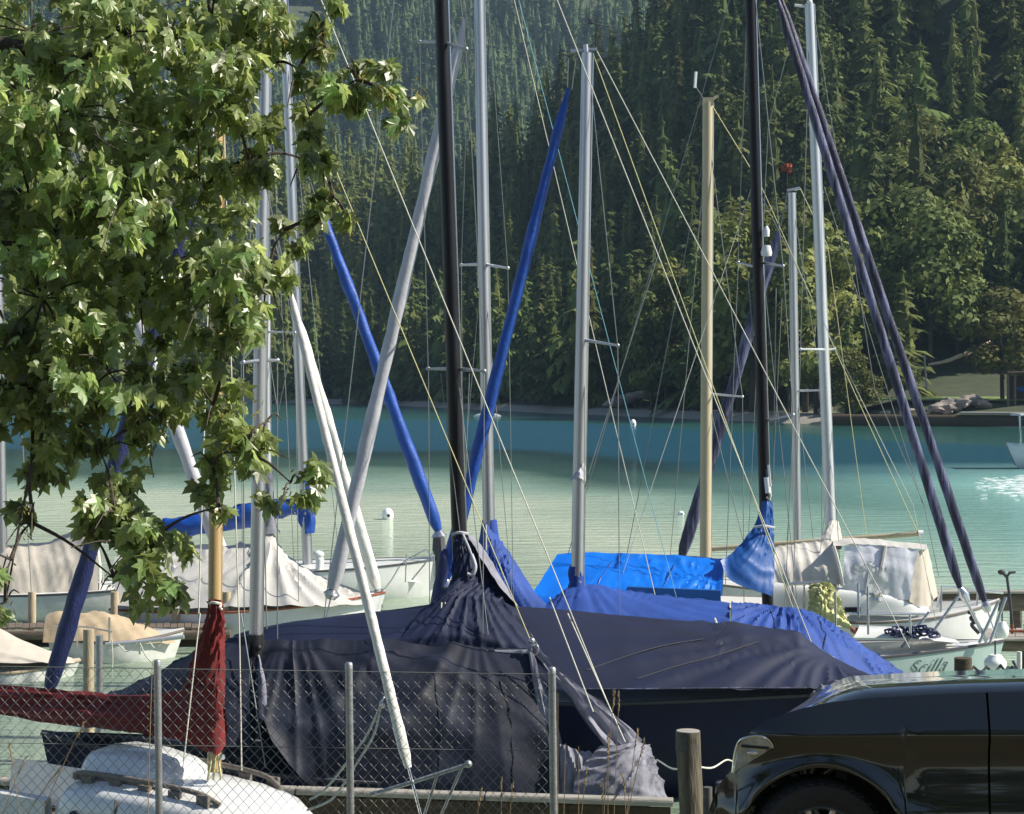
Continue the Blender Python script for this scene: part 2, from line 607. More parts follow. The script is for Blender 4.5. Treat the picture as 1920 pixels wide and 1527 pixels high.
# shallows: paler turquoise towards the right shore
mxr = nt.nodes.new("ShaderNodeMapRange")
mxr.inputs[1].default_value, mxr.inputs[2].default_value = 4, 22
nt.links.new(sep.outputs[0], mxr.inputs[0])
yr2 = nt.nodes.new("ShaderNodeMapRange")
yr2.inputs[1].default_value, yr2.inputs[2].default_value = 118, 95
nt.links.new(math_node('MULTIPLY_ADD', nwarp.outputs[0], 30.0, sep.outputs[1]), yr2.inputs[0])
fac = math_node('MULTIPLY', mxr.outputs[0], yr2.outputs[0])
mixc = nt.nodes.new("ShaderNodeMix")
mixc.data_type = 'RGBA'
nt.links.new(fac, mixc.inputs[0])
nt.links.new(ramp.outputs[0], mixc.inputs[6])
mixc.inputs[7].default_value = (0.25, 0.49, 0.45, 1)
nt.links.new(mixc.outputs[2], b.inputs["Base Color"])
b.inputs["IOR"].default_value = 1.33
b.inputs["Specular IOR Level"].default_value = 0.45
rr = nt.nodes.new("ShaderNodeValToRGB")
nt.links.new(mr.outputs[0], rr.inputs[0])
set_ramp(rr, [(0.0, (0.10,) * 3), (dpos(118), (0.12,) * 3), (dpos(130), (0.22,) * 3), (dpos(205), (0.22,) * 3), (dpos(222), (0.12,) * 3), (1.0, (0.10,) * 3)])
nt.links.new(rr.outputs[0], b.inputs["Roughness"])
tc = nt.nodes.new("ShaderNodeMapping")
tc.inputs["Scale"].default_value = (0.45, 1.7, 1)
nt.links.new(geo.outputs["Position"], tc.inputs[0])
n1 = nt.nodes.new("ShaderNodeTexNoise")
n1.inputs["Scale"].default_value = 1.1
n1.inputs["Detail"].default_value = 5
n1.inputs["Roughness"].default_value = 0.6
nt.links.new(tc.outputs[0], n1.inputs[0])
bp = nt.nodes.new("ShaderNodeBump")
bp.inputs["Strength"].default_value = 1.0
bp.inputs["Distance"].default_value = 0.26
nt.links.new(n1.outputs[0], bp.inputs["Height"])
nt.links.new(bp.outputs[0], b.inputs["Normal"])
MATS["lake_water"] = wm
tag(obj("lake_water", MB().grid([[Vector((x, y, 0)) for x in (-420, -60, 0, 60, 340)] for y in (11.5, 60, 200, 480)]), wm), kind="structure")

# near bank: parking strip on top, then the slope under the fence down into the water
rows = []
GZ = [(-40, 2.1), (9.4, 2.06), (10.3, 1.62), (11.2, 1.1), (12.6, 0.15), (14, -0.8), (19, -1.6)]


def bank_z(x, y):
    return interp(GZ, y) + 0.05 * noise.noise(Vector((x * 1.3, y * 1.3, 0)))


for y in [-40, -20, -8, -2, 2, 4, 6, 7, 8, 9, 9.4, 9.7, 10, 10.3, 10.6, 11, 11.4, 11.8, 12.3, 12.8, 13.4, 14, 16, 19]:
    rows.append([Vector((x, y, bank_z(x, y))) for x in [-40, -20] + [-12 + 0.6 * k for k in range(41)] + [20, 40]])
tag(obj("ground", MB().grid(rows), mat("bank_ground", (0.06, 0.05, 0.03), 0.95, scale=1.6, col2=(0.12, 0.11, 0.06), bump=0.6, bscale=18)), kind="structure")

# air
hz = bpy.data.materials.new("haze")
hz.use_nodes = True
nt = hz.node_tree
nt.nodes.remove(nt.nodes["Principled BSDF"])
pv = nt.nodes.new("ShaderNodeVolumePrincipled")
pv.inputs["Color"].default_value = (0.52, 0.74, 1.0, 1)
pv.inputs["Density"].default_value = 0.00010
pv.inputs["Anisotropy"].default_value = 0.1
nt.links.new(pv.outputs[0], nt.nodes["Material Output"].inputs["Volume"])
MATS["haze"] = hz
tag(obj("haze", MB().box((-1500, -80, -8), (1500, 1500, 440)), hz, smooth=False), kind="stuff")


# ------------------------------------------------------------------ forest
def spruce_mesh(name, seed, h=16.0, rad=2.6, whorls=17, br=7, seg=3):
    rnd = random.Random(seed)
    v, f = [], []
    lean = Vector((rnd.uniform(-.2, .2), rnd.uniform(-.2, .2), 0))
    for w in range(whorls):
        t = min(.985, max(0, (w + rnd.uniform(-.5, .5)) / whorls))
        z = h * (0.10 + 0.90 * t)
        R = rad * (1 - t) ** 0.8 * rnd.uniform(0.62, 1.15) + 0.14
        nb = max(5, int(br * (1 - 0.35 * t)))
        a0 = rnd.uniform(0, 6.28)
        for k in range(nb):
            a = a0 + 2 * pi * k / nb + rnd.uniform(-.5, .5)
            r_ = R * rnd.uniform(0.45, 1.2)
            d = Vector((cos(a), sin(a), 0))
            sd = Vector((-sin(a), cos(a), 0))
            droop = rnd.uniform(0.05, 0.65) * r_
            base = lean * (z / h) + Vector((0, 0, z + rnd.uniform(-.5, .5) * h / whorls))

            def pt(s):
                return base + d * (r_ * s) + Vector((0, 0, 0.10 * r_ - droop * s * s + 0.12 * r_ * max(0, s - 0.8)))
            for j in range(seg):
                s0, s1 = j / seg, (j + 1.25) / seg
                p0, p1 = pt(s0), pt(min(1.05, s1))
                for sg in (-1, 1):
                    wd = 0.56 * r_ * (1 - 0.55 * s0) * rnd.uniform(0.5, 1.3) + 0.18
                    tip = pt(min(1.1, s1 + 0.1)) + sd * (sg * wd) + Vector((0, 0, -wd * rnd.uniform(0.25, 0.8)))
                    i = len(v)
                    v += [p0, p1, tip]
                    f.append((i, i + 1, i + 2))
    m = MB().add(v, f)
    prof = [(rad * 0.50 * (1 - q) ** 0.85 * (1 if i % 2 else 0.72) + 0.02, h * (0.10 + 0.86 * q)) for i, q in enumerate([k / 9 for k in range(10)])]
    m.lathe((0, 0, 0), prof, 6)
    return m


def broad_mesh(name, seed, h=12.0, rad=4.0, blobs=16, per=210, tall=1.15, smin=0.13, smax=0.36):
    rnd = random.Random(seed)
    v, f = [], []
    for bk in range(blobs):
        a, u = rnd.uniform(0, 6.28), rnd.uniform(-0.85, 1)
        q = sqrt(max(0, 1 - u * u)) * rnd.uniform(0.45, 0.85)
        c = Vector((rad * q * cos(a), rad * q * sin(a), h * 0.56 + u * h * 0.38 * tall * rnd.uniform(0.75, 1)))
        br = rad * rnd.uniform(0.26, 0.48)
        for k in range(per):
            d = Vector((rnd.gauss(0, 1), rnd.gauss(0, 1), rnd.gauss(0.25, 1))).normalized()
            p = c + Vector((d.x * br, d.y * br, d.z * br * 0.8)) * rnd.uniform(0.55, 1.12)
            n = (d + Vector((rnd.uniform(-.7, .7), rnd.uniform(-.7, .7), rnd.uniform(-.3, .9)))).normalized()
            a1 = n.orthogonal().normalized()
            a1 = (Matrix.Rotation(rnd.uniform(0, 6.28), 3, n) @ a1)
            b1 = n.cross(a1)
            s = rnd.uniform(smin, smax)
            i = len(v)
            v += [p - a1 * s, p + b1 * s * 0.6 - a1 * s * .1, p + a1 * s, p - b1 * s * 0.6 + a1 * s * .15]
            f.append((i, i + 1, i + 2, i + 3))
    return MB().add(v, f)


def raw_mesh(name, mb_, m, smooth=False):
    me = bpy.data.meshes.new(name)
    me.from_pydata([tuple(x) for x in mb_.v], [], mb_.f)
    me.materials.append(M(m))
    if smooth:
        me.polygons.foreach_set("use_smooth", [True] * len(me.polygons))
    return me


def trunk_mb(h, r):
    return MB().tube([(0, 0, -1.0), (0.05, 0, h * .3), (0, 0.08, h * .65), (0, 0, h * 0.97)], [r, r * .8, r * .5, r * .1], seg=6)


SPR = [raw_mesh("spruce_crown", spruce_mesh("", 10 + k, 16, (2.3, 3.1, 1.9, 2.6, 3.4, 2.2, 2.8)[k], (18, 15, 20, 17, 14, 22, 16)[k], (7, 8, 6, 7, 9, 7, 6)[k]), "spruce_needles") for k in range(7)]
SPT = raw_mesh("spruce_trunk", trunk_mb(16, 0.22), "fir_bark", True)
BRO = [raw_mesh("broadleaf_crown", broad_mesh("", 40 + k, 12, (3.6, 4.2, 3.0, 3.4)[k], (17, 20, 14, 16)[k], tall=(1.1, 1.0, 1.35, 1.2)[k]), "broad_leaves") for k in range(4)]


def limbs_mb(h, r, seed):
    rnd = random.Random(seed)
    m = MB().tube([(0, 0, -1), (0.1, 0, h * .25), (0.05, .1, h * .55), (0, 0, h * .8)], [r, r * .85, r * .55, r * .2], seg=6)
    for k in range(6):
        a = rnd.uniform(0, 6.28)
        z = h * rnd.uniform(.25, .5)
        m.tube([(0.08, .05, z), (cos(a) * 1.2, sin(a) * 1.2, z + 1.3), (cos(a) * 2.4, sin(a) * 2.4, z + 3.2)], [r * .4, r * .3, r * .1], seg=5)
    return m


BRT = [raw_mesh("broadleaf_trunk", limbs_mb(12, 0.2, 3), "fir_bark", True)]


def put_tree(kind, x, y, z, s, rz, k, label, group, fat=1.0):
    t = thing({"s": "spruce_tree", "b": "broadleaf_tree"}[kind], label, "tree", (x, y, z), group)
    t.rotation_euler.z = rz
    t.scale = (s * fat, s * fat, s)
    for nm, me in (("crown", SPR[k] if kind == "s" else BRO[k % 4]), ("trunk", SPT if kind == "s" else BRT[0])):
        o = link(bpy.data.objects.new(nm, me))
        o.parent = t
    return t


rnd = random.Random(5)
spots = []
cell = {}


def free(x, y, d):
    i, j = int(x // 6), int(y // 6)
    for a in (-1, 0, 1):
        for b_ in (-1, 0, 1):
            for q in cell.get((i + a, j + b_), ()):
                if (q[0] - x) ** 2 + (q[1] - y) ** 2 < d * d:
                    return False
    return True


for tries in range(60000):
    px = rnd.uniform(-60, 2060)
    y = rnd.uniform(180, 640)
    x = (px - 960) / F * y
    ys = interp(SHORE, x)
    yr = interp([(a, q[0]) for a, q in RIDGE], px)
    lim = ys + (44 if x > 34 else (4 if x < 20 else 7))
    if y < lim or y > yr + 25:
        continue
    d = 4.3 + 0.0035 * y + 1.0 * sstep((px - 1200) / 500) + (1.2 if px < 560 else 0)
    if not free(x, y, d):
        continue
    cell.setdefault((int(x // 6), int(y // 6)), []).append((x, y))
    up = (y - ys) / (yr - ys)
    near_right = sstep((px - 1000) / 500)
    pb = 0.02 + 0.62 * near_right - 0.95 * up
    if noise.noise(Vector((x * 0.03, y * 0.03, 3))) > 0.15:
        pb += 0.10 + 0.12 * near_right
    kind = "b" if rnd.random() < pb else "s"
    z = hill_z(x, y) - 0.3
    if CH + (712 / F) * y + 2 < z:          # whole tree above the frame
        continue
    s = rnd.triangular(0.6, 1.5, 1.0) * (1.2 if kind == "s" else 1.15) * (1 + .22 * near_right)
    spots.append((s * (16 if kind == "s" else 12) / y, kind, x, y, z, s, rnd.uniform(0, 6.28), rnd.randrange(7), up, px))
spots.sort(reverse=True)
counts = {"s": 0, "b": 0}


def zone(px, up):
    h = "along the far shore" if up < .14 else ("on the lower far slope" if up < .4 else ("halfway up the far slope" if up < .7 else "high on the far ridge"))
    for lim, w in ((850, "left of the thick black mast"), (1090, "between thick black mast and central silver mast"), (1325, "between central silver mast and tan mast"),
                   (1432, "between tan mast and slim black mast"), (1550, "between slim black mast and tall silver mast"), (1720, "just right of the tall silver mast")):
        if px < lim:
            return h + " " + w
    return h + " at the far right"


rest = []
for sp in spots:
    _, kind, x, y, z, s, rz, k, up, px = sp
    if px < 540 or counts[kind] >= (290 if kind == "s" else 240):
        rest.append(sp)
        continue
    counts[kind] += 1
    if kind == "s":
        put_tree("s", x, y, z, s, rz, k, "pointed dark spruce " + zone(px, up), "spruces " + zone(px, up), rnd.uniform(0.85, 1.2))
    else:
        put_tree("b", x, y, z, s, rz, k, "round leafy tree " + zone(px, up), "leafy trees " + zone(px, up), rnd.uniform(0.85, 1.2))

# single trees one can point to
for (kind, px, y, s, rz, k, fat, lab) in [
    ("s", 1692, 205, 0.92, 1.0, 1, 1.35, "light green pointed tree standing forward of the forest right of the crossing navy sails"),
    ("b", 1880, 196, 0.98, 2.0, 0, 1.25, "broad tree with bare dark trunk overhanging the sunny far bank"),
    ("b", 1290, 236, 0.55, 0.5, 2, 0.9, "small light green tree at the foot of the dark forest beside the tan mast"),
    ("s", 1230, 262, 0.6, 0.2, 3, 1.3, "lone pale spruce low on the dark slope between the tan and grey masts"),
    ("s", 1588, 200, 0.72, 4.2, 2, 1.5, "yellowish spruce with layered boughs just right of the tall silver mast"),
    ("b", 1600, 192, 0.66, 3.3, 1, 1.1, "leafy tree leaning over the shore right of the tall silver mast"),
]:
    x = (px - 960) / F * y
    put_tree(kind, x, y, hill_z(x, y) - 0.2, s, rz, k, lab, None, fat)
# one orange spray
x, y = (1478 - 960) / F * 214, 214.0
t = thing("autumn_tree", "slim tree with one orange autumn spray left of the silver mast", "tree", (x, y, hill_z(x, y) - .2))
obj("trunk", MB().tube([(x, y, hill_z(x, y) - 1), (x + .1, y, hill_z(x, y) + 13), P(1476, 318, y)], [0.14, 0.1, 0.04], 6), "fir_bark", t)
m1 = broad_mesh("", 91, 9, 2.2, 10, 70, 1.3)
obj("crown", MB().add([v + Vector((x, y + .6, P(0, 360, y).z - 7.5)) for v in m1.v], m1.f), "broad_leaves", t, False)
m1 = broad_mesh("", 92, 1.2, 0.55, 4, 26, 1.0)
obj("autumn_foliage", MB().add([v + P(1476, 318, y - 2.4) - Vector((0, 0, .6)) for v in m1.v], m1.f), "autumn_leaves", t, False)

# the wood that reads as one mass: smaller trees of the slope, then the mountain side
low = [spruce_mesh("", 70 + k, 16, 2.7, 11, 7, 3) for k in range(3)]
lowb = [broad_mesh("", 80 + k, 12, 3.8, 9, 40, 1.15, .25, .55) for k in range(3)]


def forest(name, items, m, lab=None):
    v, f = [], []
    for (mesh_, x, y, z, s, rz, fat) in items:
        c, s_ = cos(rz), sin(rz)
        n = len(v)
        v += [(x + (q.x * c - q.y * s_) * s * fat, y + (q.x * s_ + q.y * c) * s * fat, z + q.z * s) for q in mesh_.v]
        f += [tuple(i + n for i in t_) for t_ in mesh_.f]
    me = bpy.data.meshes.new(name)
    me.from_pydata(v, [], f)
    me.materials.append(M(m))
    o = link(bpy.data.objects.new(name, me))
    tag(o, lab, None, None, "stuff")


forest("spruce_forest", [(low[k % 3], x, y, z, s, rz, 1.15) for (_, kd, x, y, z, s, rz, k, up, px) in rest if kd == "s"], "spruce_needles")
forest("broadleaf_forest", [(lowb[k % 3], x, y, z, s, rz, 1.1) for (_, kd, x, y, z, s, rz, k, up, px) in rest if kd == "b"], "broad_leaves")
far = [spruce_mesh("", 170 + k, 20, 3.6, 7, 6, 2) for k in range(3)]
items = []
for k in range(60000):
    y = rnd.uniform(650, 1390)
    px = rnd.uniform(-250, 1520)
    x = (px - 960) / F * y
    if rnd.random() > (y / 1390) ** 1.0 + 0.1:
        continue
    z = mount_z(x, y)
    if CH + 716 / F * y < z:
        continue
    if noise.noise(Vector((x * 0.012, y * 0.012, 5))) < -0.42:
        continue
    items.append((far[k % 3], x, y, z - 1, rnd.uniform(0.8, 1.5), rnd.uniform(0, 6.28), rnd.uniform(1.3, 1.9)))
    if len(items) >= 5200:
        break
forest("mountain_forest", items, "far_needles")

# trees on the road side behind the viewpoint (they mirror in the dark car)
forest("roadside_trees", [(broad_mesh("", 200 + k % 3, 12, 3.8, 14, 40, 1.15, .3, .6), -16 + 3.9 * k + rnd.uniform(-1, 1), -9 - rnd.uniform(0, 6), 2.0, rnd.uniform(.8, 1.1), rnd.uniform(0, 6), 1.1) for k in range(11)], "broad_leaves")

# ------------------------------------------------------------------ boats: helpers
def boat(name, label, cat, bow, stern, zb, zs, beam, hull_m, deck_m, transom=0.62, sagz=0.07, rake=0.28, stripe=None):
    """bow/stern: (px, Y) of the hull ends on the centre line"""
    b0, s0 = W(bow[0], bow[1], 0), W(stern[0], stern[1], 0)
    mid = b0.lerp(s0, 0.5)
    root = thing(name, label, cat, mid)
    ax = (b0 - s0).normalized()
    L = (b0 - s0).length
    sd = Vector((ax.y, -ax.x, 0))                     # starboard
    if sd.y > 0:
        near = -1
    else:
        near = 1

    def half(t):
        if t < 0.45:
            return beam / 2 * (transom + (1 - transom) * sstep(t / 0.45 * 0.9 + 0.1))
        return beam / 2 * max(0.0, 1 - ((t - 0.45) / 0.55) ** 2.3)

    def hp(t, s, side):
        zg = zs + (zb - zs) * t ** 1.5 - sagz * 4 * t * (1 - t)
        w = half(t) * (max(0.0, 1 - s ** 3)) ** 0.6
        p = s0.lerp(b0, t) + sd * (side * w)
        p.z = zg + (-0.4 - zg) * s
        p -= ax * (rake * s * t ** 5)
        p -= ax * (-0.10 * s * (1 - t) ** 5)
        return p
    N, K = 26, 8
    m = MB()
    m.grid([[hp(i / N, k / K, 1) for k in range(K + 1)] for i in range(N + 1)])
    m.grid([[hp(i / N, k / K, -1) for k in range(K, -1, -1)] for i in range(N + 1)])
    m.add([hp(0, k / K, 1) for k in range(K + 1)] + [hp(0, k / K, -1) for k in range(K, -1, -1)], [tuple(range(2 * K + 2))])
    obj("hull", m, hull_m, root)
    d = MB()
    rows = []
    for i in range(N + 1):
        t = i / N
        r = []
        for q in (-1, -0.96, -0.5, 0, 0.5, 0.96, 1):
            a, b_ = hp(t, 0, -1), hp(t, 0, 1)
            p = a.lerp(b_, q / 2 + 0.5)
            p.z += 0.05 * (1 - q * q) + (0.015 if abs(q) > .9 else 0)
            r.append(p)
        rows.append(r)
    d.grid(rows)
    obj("deck", d, deck_m, root)
    g = MB()
    for side in (-1, 1):
        g.tube([hp(i / N, 0.0, side) + Vector((0, 0, 0.012)) for i in range(N + 1)], 0.022, 6)
    obj("rub_rail", g, stripe or deck_m, root)
    root_eval = dict(root=root, hp=hp, ax=ax, sd=sd, near=near, L=L)
    return root_eval


def mast(root, base, top, dia, m, spreaders=(), taper=0.82, sp_m="alu_mast", name="mast", track=True):
    """base/top: world points; dia: diameter in metres; spreaders: list of (point near mast, tip)"""
    pts = tubeline(base, top, 10)
    rs = [dia / 2 * (1 - (1 - taper) * max(0, i / 10 - 0.3) / 0.7) for i in range(11)]
    o = obj(name, MB().tube(pts, rs, 14, ry=1.25), m, root)
    if track:
        obj("sail_track", MB().tube([p + Vector((dia * 0.50, 0.01, 0)) for p in pts], dia * 0.07, 5), "steel" if m != "wood_mast" else "wood_mast", o)
    for a, b in spreaders:
        s = MB().tube([a, Vector(a).lerp(b, .5), b], [0.022, 0.019, 0.014], 8)
        s.ball(b, 0.026, 8)
        obj("spreader", s, sp_m, o)
    return o


def stay(root, a, b, m="wire", r=0.0065, name="stay", sag=0.0, label=None):
    a, b = Vector(a), Vector(b)
    n = 10 if sag else 2
    pts = [a.lerp(b, i / n) - Vector((0, 0, sag * 4 * (i / n) * (1 - i / n))) for i in range(n + 1)]
    return obj(name, MB().tube(pts, r, 5), m, root, label=label)


def furled(root, top, bot, r0, r1, m, name="furled_jib", n=60, swirl=0.30, tail=None, label=None, drum=True):
    top, bot = Vector(top), Vector(bot)
    pts, rs = [], []
    d = (bot - top).normalized()
    a = d.cross(Vector((0, 1, 0))).normalized()
    b = a.cross(d)
    for i in range(n + 1):
        t = i / n
        env = min(1, t * 14) ** .5 * (1 if t < .97 else 1 - (t - .97) * 14)
        env = max(env, .35)
        r = (r0 + (r1 - r0) * t ** 0.8) * env
        wob = 0.10 * r
        pts.append(top.lerp(bot, t) + a * (wob * noise.noise(Vector((t * 18, 1, 0)))) + b * (wob * noise.noise(Vector((t * 18, 7, 0)))))
        rs.append(r)
    seg = 14
    m_ = MB()
    vs, fs = [], []
    L = (bot - top).length
    for i, p in enumerate(pts):
        for k in range(seg):
            th = 2 * pi * k / seg
            ph = th + i / n * L * 1.6
            f = 1 + swirl * .5 * (ridge(0.45 * sin(ph * 1.0)) - .4) + swirl * .35 * (ridge(0.45 * sin(ph * 2.0 + 1 + 2 * noise.noise(Vector((i * .09, 3, 0))))) - .4) + 0.10 * noise.noise(Vector((cos(th), sin(th), i * .35)))
            vs.append(p + (a * cos(th) + b * sin(th)) * rs[i] * f)
    for i in range(n):
        for k in range(seg):
            q0, q1 = i * seg + k, i * seg + (k + 1) % seg
            fs.append((q0, q1, q1 + seg, q0 + seg))
    fs += [tuple(range(seg)), tuple(n * seg + k for k in range(seg - 1, -1, -1))]
    m_.add(vs, fs)
    o = obj(name, m_, m, root, label=label)
    if tail is not None:
        obj("forestay", MB().tube([bot, tail], 0.010, 6), "steel", root)
        if drum:
            c = bot.lerp(Vector(tail), .25)
            obj("furling_drum", MB().tube([bot, bot.lerp(Vector(tail), .12), c], [r1 * .5, r1 * 1.1, r1 * .6], 12), "steel", root)
    return o


def lashing(root, pts, r=0.012, m="rope_white", name="lashing"):
    return obj(name, MB().tube(pts, r, 6), m, root)


def up(p, z=0, x=0, y=0):
    return Vector(p) + Vector((x, y, z))


# ------------------------------------------------------------------ far white yacht with the blue boom cover
B = boat("white_yacht", "far white sailing yacht with a blue sail cover along its boom", "sailboat", (836, 40), (330, 40), 0.78, 0.62, 2.5, "gelcoat", "gelcoat_old", stripe="rope_dark")
R = B["root"]
mt = P(533, 40, 40)
mast(R, P(577, 1075, 40), P(528, -60, 40), 0.20, "alu_mast", [(P(536, 120, 40), P(505, 112, 39.3))])
cab = patch([[P(560, 1088, 39.4), P(680, 1086, 39.3), P(790, 1092, 39.5)], [P(560, 1070, 39.5), P(680, 1071, 39.5), P(770, 1084, 39.7)],
             [P(560, 1066, 40.2), P(680, 1068, 40.2), P(770, 1083, 40.2)], [P(560, 1080, 41), P(680, 1080, 41), P(780, 1088, 40.9)]], 20, 10, rough=0)
obj("cabin_roof", cab, "gelcoat", R)
bc = []
for (px, py, r) in [(305, 985, .12), (370, 985, .20), (440, 973, .22), (500, 958, .26), (545, 952, .24), (568, 958, .18), (580, 966, .09)]:
    bc.append((P(px, py, 40), r))
obj("boom_cover", MB().tube(crom([p for p, _ in bc], 40), [interp([(i / 6, q[1]) for i, q in enumerate(bc)], k / 40) for k in range(41)], 14, rough=0.35), "jib_blue", R, 'full')
obj("mast_boot", MB().tube(crom([P(577, 1000, 40), P(574, 940, 40), P(573, 905, 40), P(571, 868, 40)], 14), [.12, .15, .17, .16, .14, .15, .13, .14, .13, .13, .12, .12, .12, .11, .11], 12, rough=.6), "jib_blue", R)
furled(R, P(592, 372, 40.0), P(822, 995, 40.0), 0.10, 0.15, "jib_blue", tail=P(834, 1085, 40))
stay(R, P(592, 372, 40), P(531, 180, 40), "wire", .012, "forestay")
obj("furling_line", MB().tube([P(823, 1008, 39.9), P(824, 1030, 39.9), P(826, 1060, 39.9), P(826, 1084, 39.9)], [.12, .15, .12, .1], 10, rough=.3), "rope_dark", R)
g = MB()
for x in (640, 700, 760, 812):
    g.tube([P(x, 1092, 38.95), P(x + 2, 1040, 38.95)], .014, 6)
g.tube([P(600, 1050, 38.95), P(812, 1052, 38.95)], .008, 5)
g.tube([P(812, 1052, 38.95), P(800, 1030, 39.2), P(760, 1052, 39.3), P(735, 1075, 39.5)], .016, 6)
g.tube([P(812, 1035, 39), P(795, 1060, 39.1), P(772, 1088, 39.1)], .016, 6)
obj("guard_rail", g, "steel", R)
obj("outboard_motor", MB().tube([P(598, 1075, 39), P(600, 1050, 39), P(590, 1040, 39)], [.07, .09, .06], 8).ball(P(597, 1040, 39), .12, 8, (1, .8, .7)), "gelcoat", R)
stay(R, P(533, 60, 40), P(640, 1085, 39), "wire", .008, "shroud")
stay(R, P(533, 60, 40), P(505, 112, 39.3), "wire", .008, "shroud")
stay(R, P(505, 112, 39.3), P(552, 1070, 39), "wire", .008, "shroud")

# ------------------------------------------------------------------ cream tent boat, far left
B = boat("tented_sailboat", "moored sailboat at the far left under a cream boom tent", "sailboat", (445, 36.5), (-200, 36.5), 0.75, 0.5, 2.2, "gelcoat_old", "gelcoat_old", stripe="rope_dark")
R = B["root"]
mast(R, P(6, 1130, 36.5), P(-14, -80, 36.5), 0.17, "alu_mast")
tent_top = [P(-60, 1040, 36.6), P(30, 1022, 36.6), P(95, 1016, 36.6), P(150, 985, 36.6), P(172, 978, 36.6)]
obj("boom_tent", patch([[P(-70, 1148, 35.5), P(25, 1142, 35.5), P(100, 1152, 35.5), P(185, 1138, 35.55)],
                        [P(-65, 1080, 35.9), P(20, 1068, 35.9), P(95, 1060, 35.95), P(184, 1040, 36)], tent_top,
                        [P(-60, 1080, 37.2), P(30, 1075, 37.2), P(100, 1068, 37.2), P(180, 1050, 37.2)]], 60, 30,
                       [('dir', 10, 7, .04), ('rad', .9, .6, 6, .06)], 3, lin=True), "cream_cloth", R)
obj("tent_end", patch([[P(184, 1138, 35.6), P(190, 1138, 36.5), P(195, 1138, 37)], [P(186, 1060, 35.9), P(190, 1050, 36.5), P(192, 1060, 37)], [P(172, 979, 36.6), P(173, 978, 36.7), P(174, 979, 36.8)]], 12, 16), "white_cloth", R)
furled(R, P(196, 430, 36.5), P(432, 1085, 36.5), .11, .15, "jib_grey", tail=P(442, 1130, 36.5))
stay(R, P(196, 430, 36.5), P(0, -60, 36.5), "wire", .01, "forestay")
stay(R, P(-10, -50, 36.5), P(60, 1130, 35.5), "wire", .009, "shroud")

# ------------------------------------------------------------------ white sailboat with pale cover, left of centre
B = boat("covered_sailboat", "white sailboat under a pale grey cover peaked at its mast behind the thick grey mast", "sailboat", (722, 34), (220, 34), 0.72, 0.5, 2.2, "gelcoat", "gelcoat", stripe="rust_red")
R = B["root"]
mast(R, P(503, 1125, 34), P(494, -40, 34), .15, "white_mast", [(P(499, 622, 34), P(553, 624, 33.4)), (P(499, 622, 34), P(452, 680, 34.8))])
rdg = [P(215, 1045, 34), P(330, 1030, 34), P(440, 1020, 34), P(488, 1014, 34), P(505, 980, 34), P(519, 1016, 34), P(556, 1056, 34), P(620, 1092, 34), P(694, 1122, 34)]
obj("boat_cover", patch([[P(215, 1136, 33), P(330, 1140, 32.9), P(440, 1138, 32.9), P(510, 1136, 32.9), P(600, 1137, 33), P(690, 1136, 33.7)],
                         [P(215, 1095, 33.3), P(330, 1085, 33.3), P(440, 1078, 33.3), P(505, 1072, 33.4), P(590, 1094, 33.5), P(692, 1126, 33.8)], rdg,
                         [P(225, 1110, 35), P(330, 1105, 35), P(500, 1100, 35), P(600, 1110, 34.8), P(694, 1126, 34.2)]], 90, 34,
                        [('rad', .60, .62, 6, .24)], 8, lin=True), "white_cloth", R)
obj("cover_collar", MB().tube(crom([P(507, 1000, 34), P(505, 960, 34), P(503, 915, 34), P(502, 885, 34)], 12), [.17, .14, .12, .11, .11, .1, .1, .1, .1, .1, .1, .1, .09], 10, rough=.35), "grey_cloth", R)
furled(R, P(556, 590, 34), P(708, 1105, 34), .085, .11, "jib_white", tail=P(718, 1140, 34))
stay(R, P(556, 590, 34), P(501, 400, 34), "wire", .009, "forestay")
for a, b_ in ((P(553, 624, 33.4), P(560, 1130, 33)), (P(553, 624, 33.4), P(500, 380, 34)), (P(553, 624, 33.4), P(520, 780, 33.8)), (P(500, 640, 34), P(522, 780, 33.8)), (P(452, 680, 34.8), P(455, 1130, 35))):
    stay(R, a, b_, "wire", .007, "shroud")

# ------------------------------------------------------------------ floating dock between the left-hand boats
dk = thing("floating_dock", "low brown plank dock lying between the tan covered boat and the pale covered sailboat", "dock", W(150, 32.6, 0))
for k in range(44):
    x_ = -150 + 13.2 * k
    obj("plank", MB().bar(W(x_, 32.35, .30 + .006 * (k % 3)), W(x_ + .5, 32.95, .30 + .006 * (k % 3)), .112, .04), "brown_timber", dk, smooth=False)
obj("side_beam", MB().bar(W(-155, 32.32, .2), W(432, 32.32, .2), .09, .15), "brown_timber", dk)
obj("float_box", MB().box(W(-150, 32.42, -.2), W(428, 32.9, .16)), "jetty_dark", dk)
for x_ in (-90, 60, 215, 330, 425):
    obj("pile", MB().tube([W(x_, 33.02, -1), W(x_, 33.02, .85)], .07, 10), "post_tan", dk)

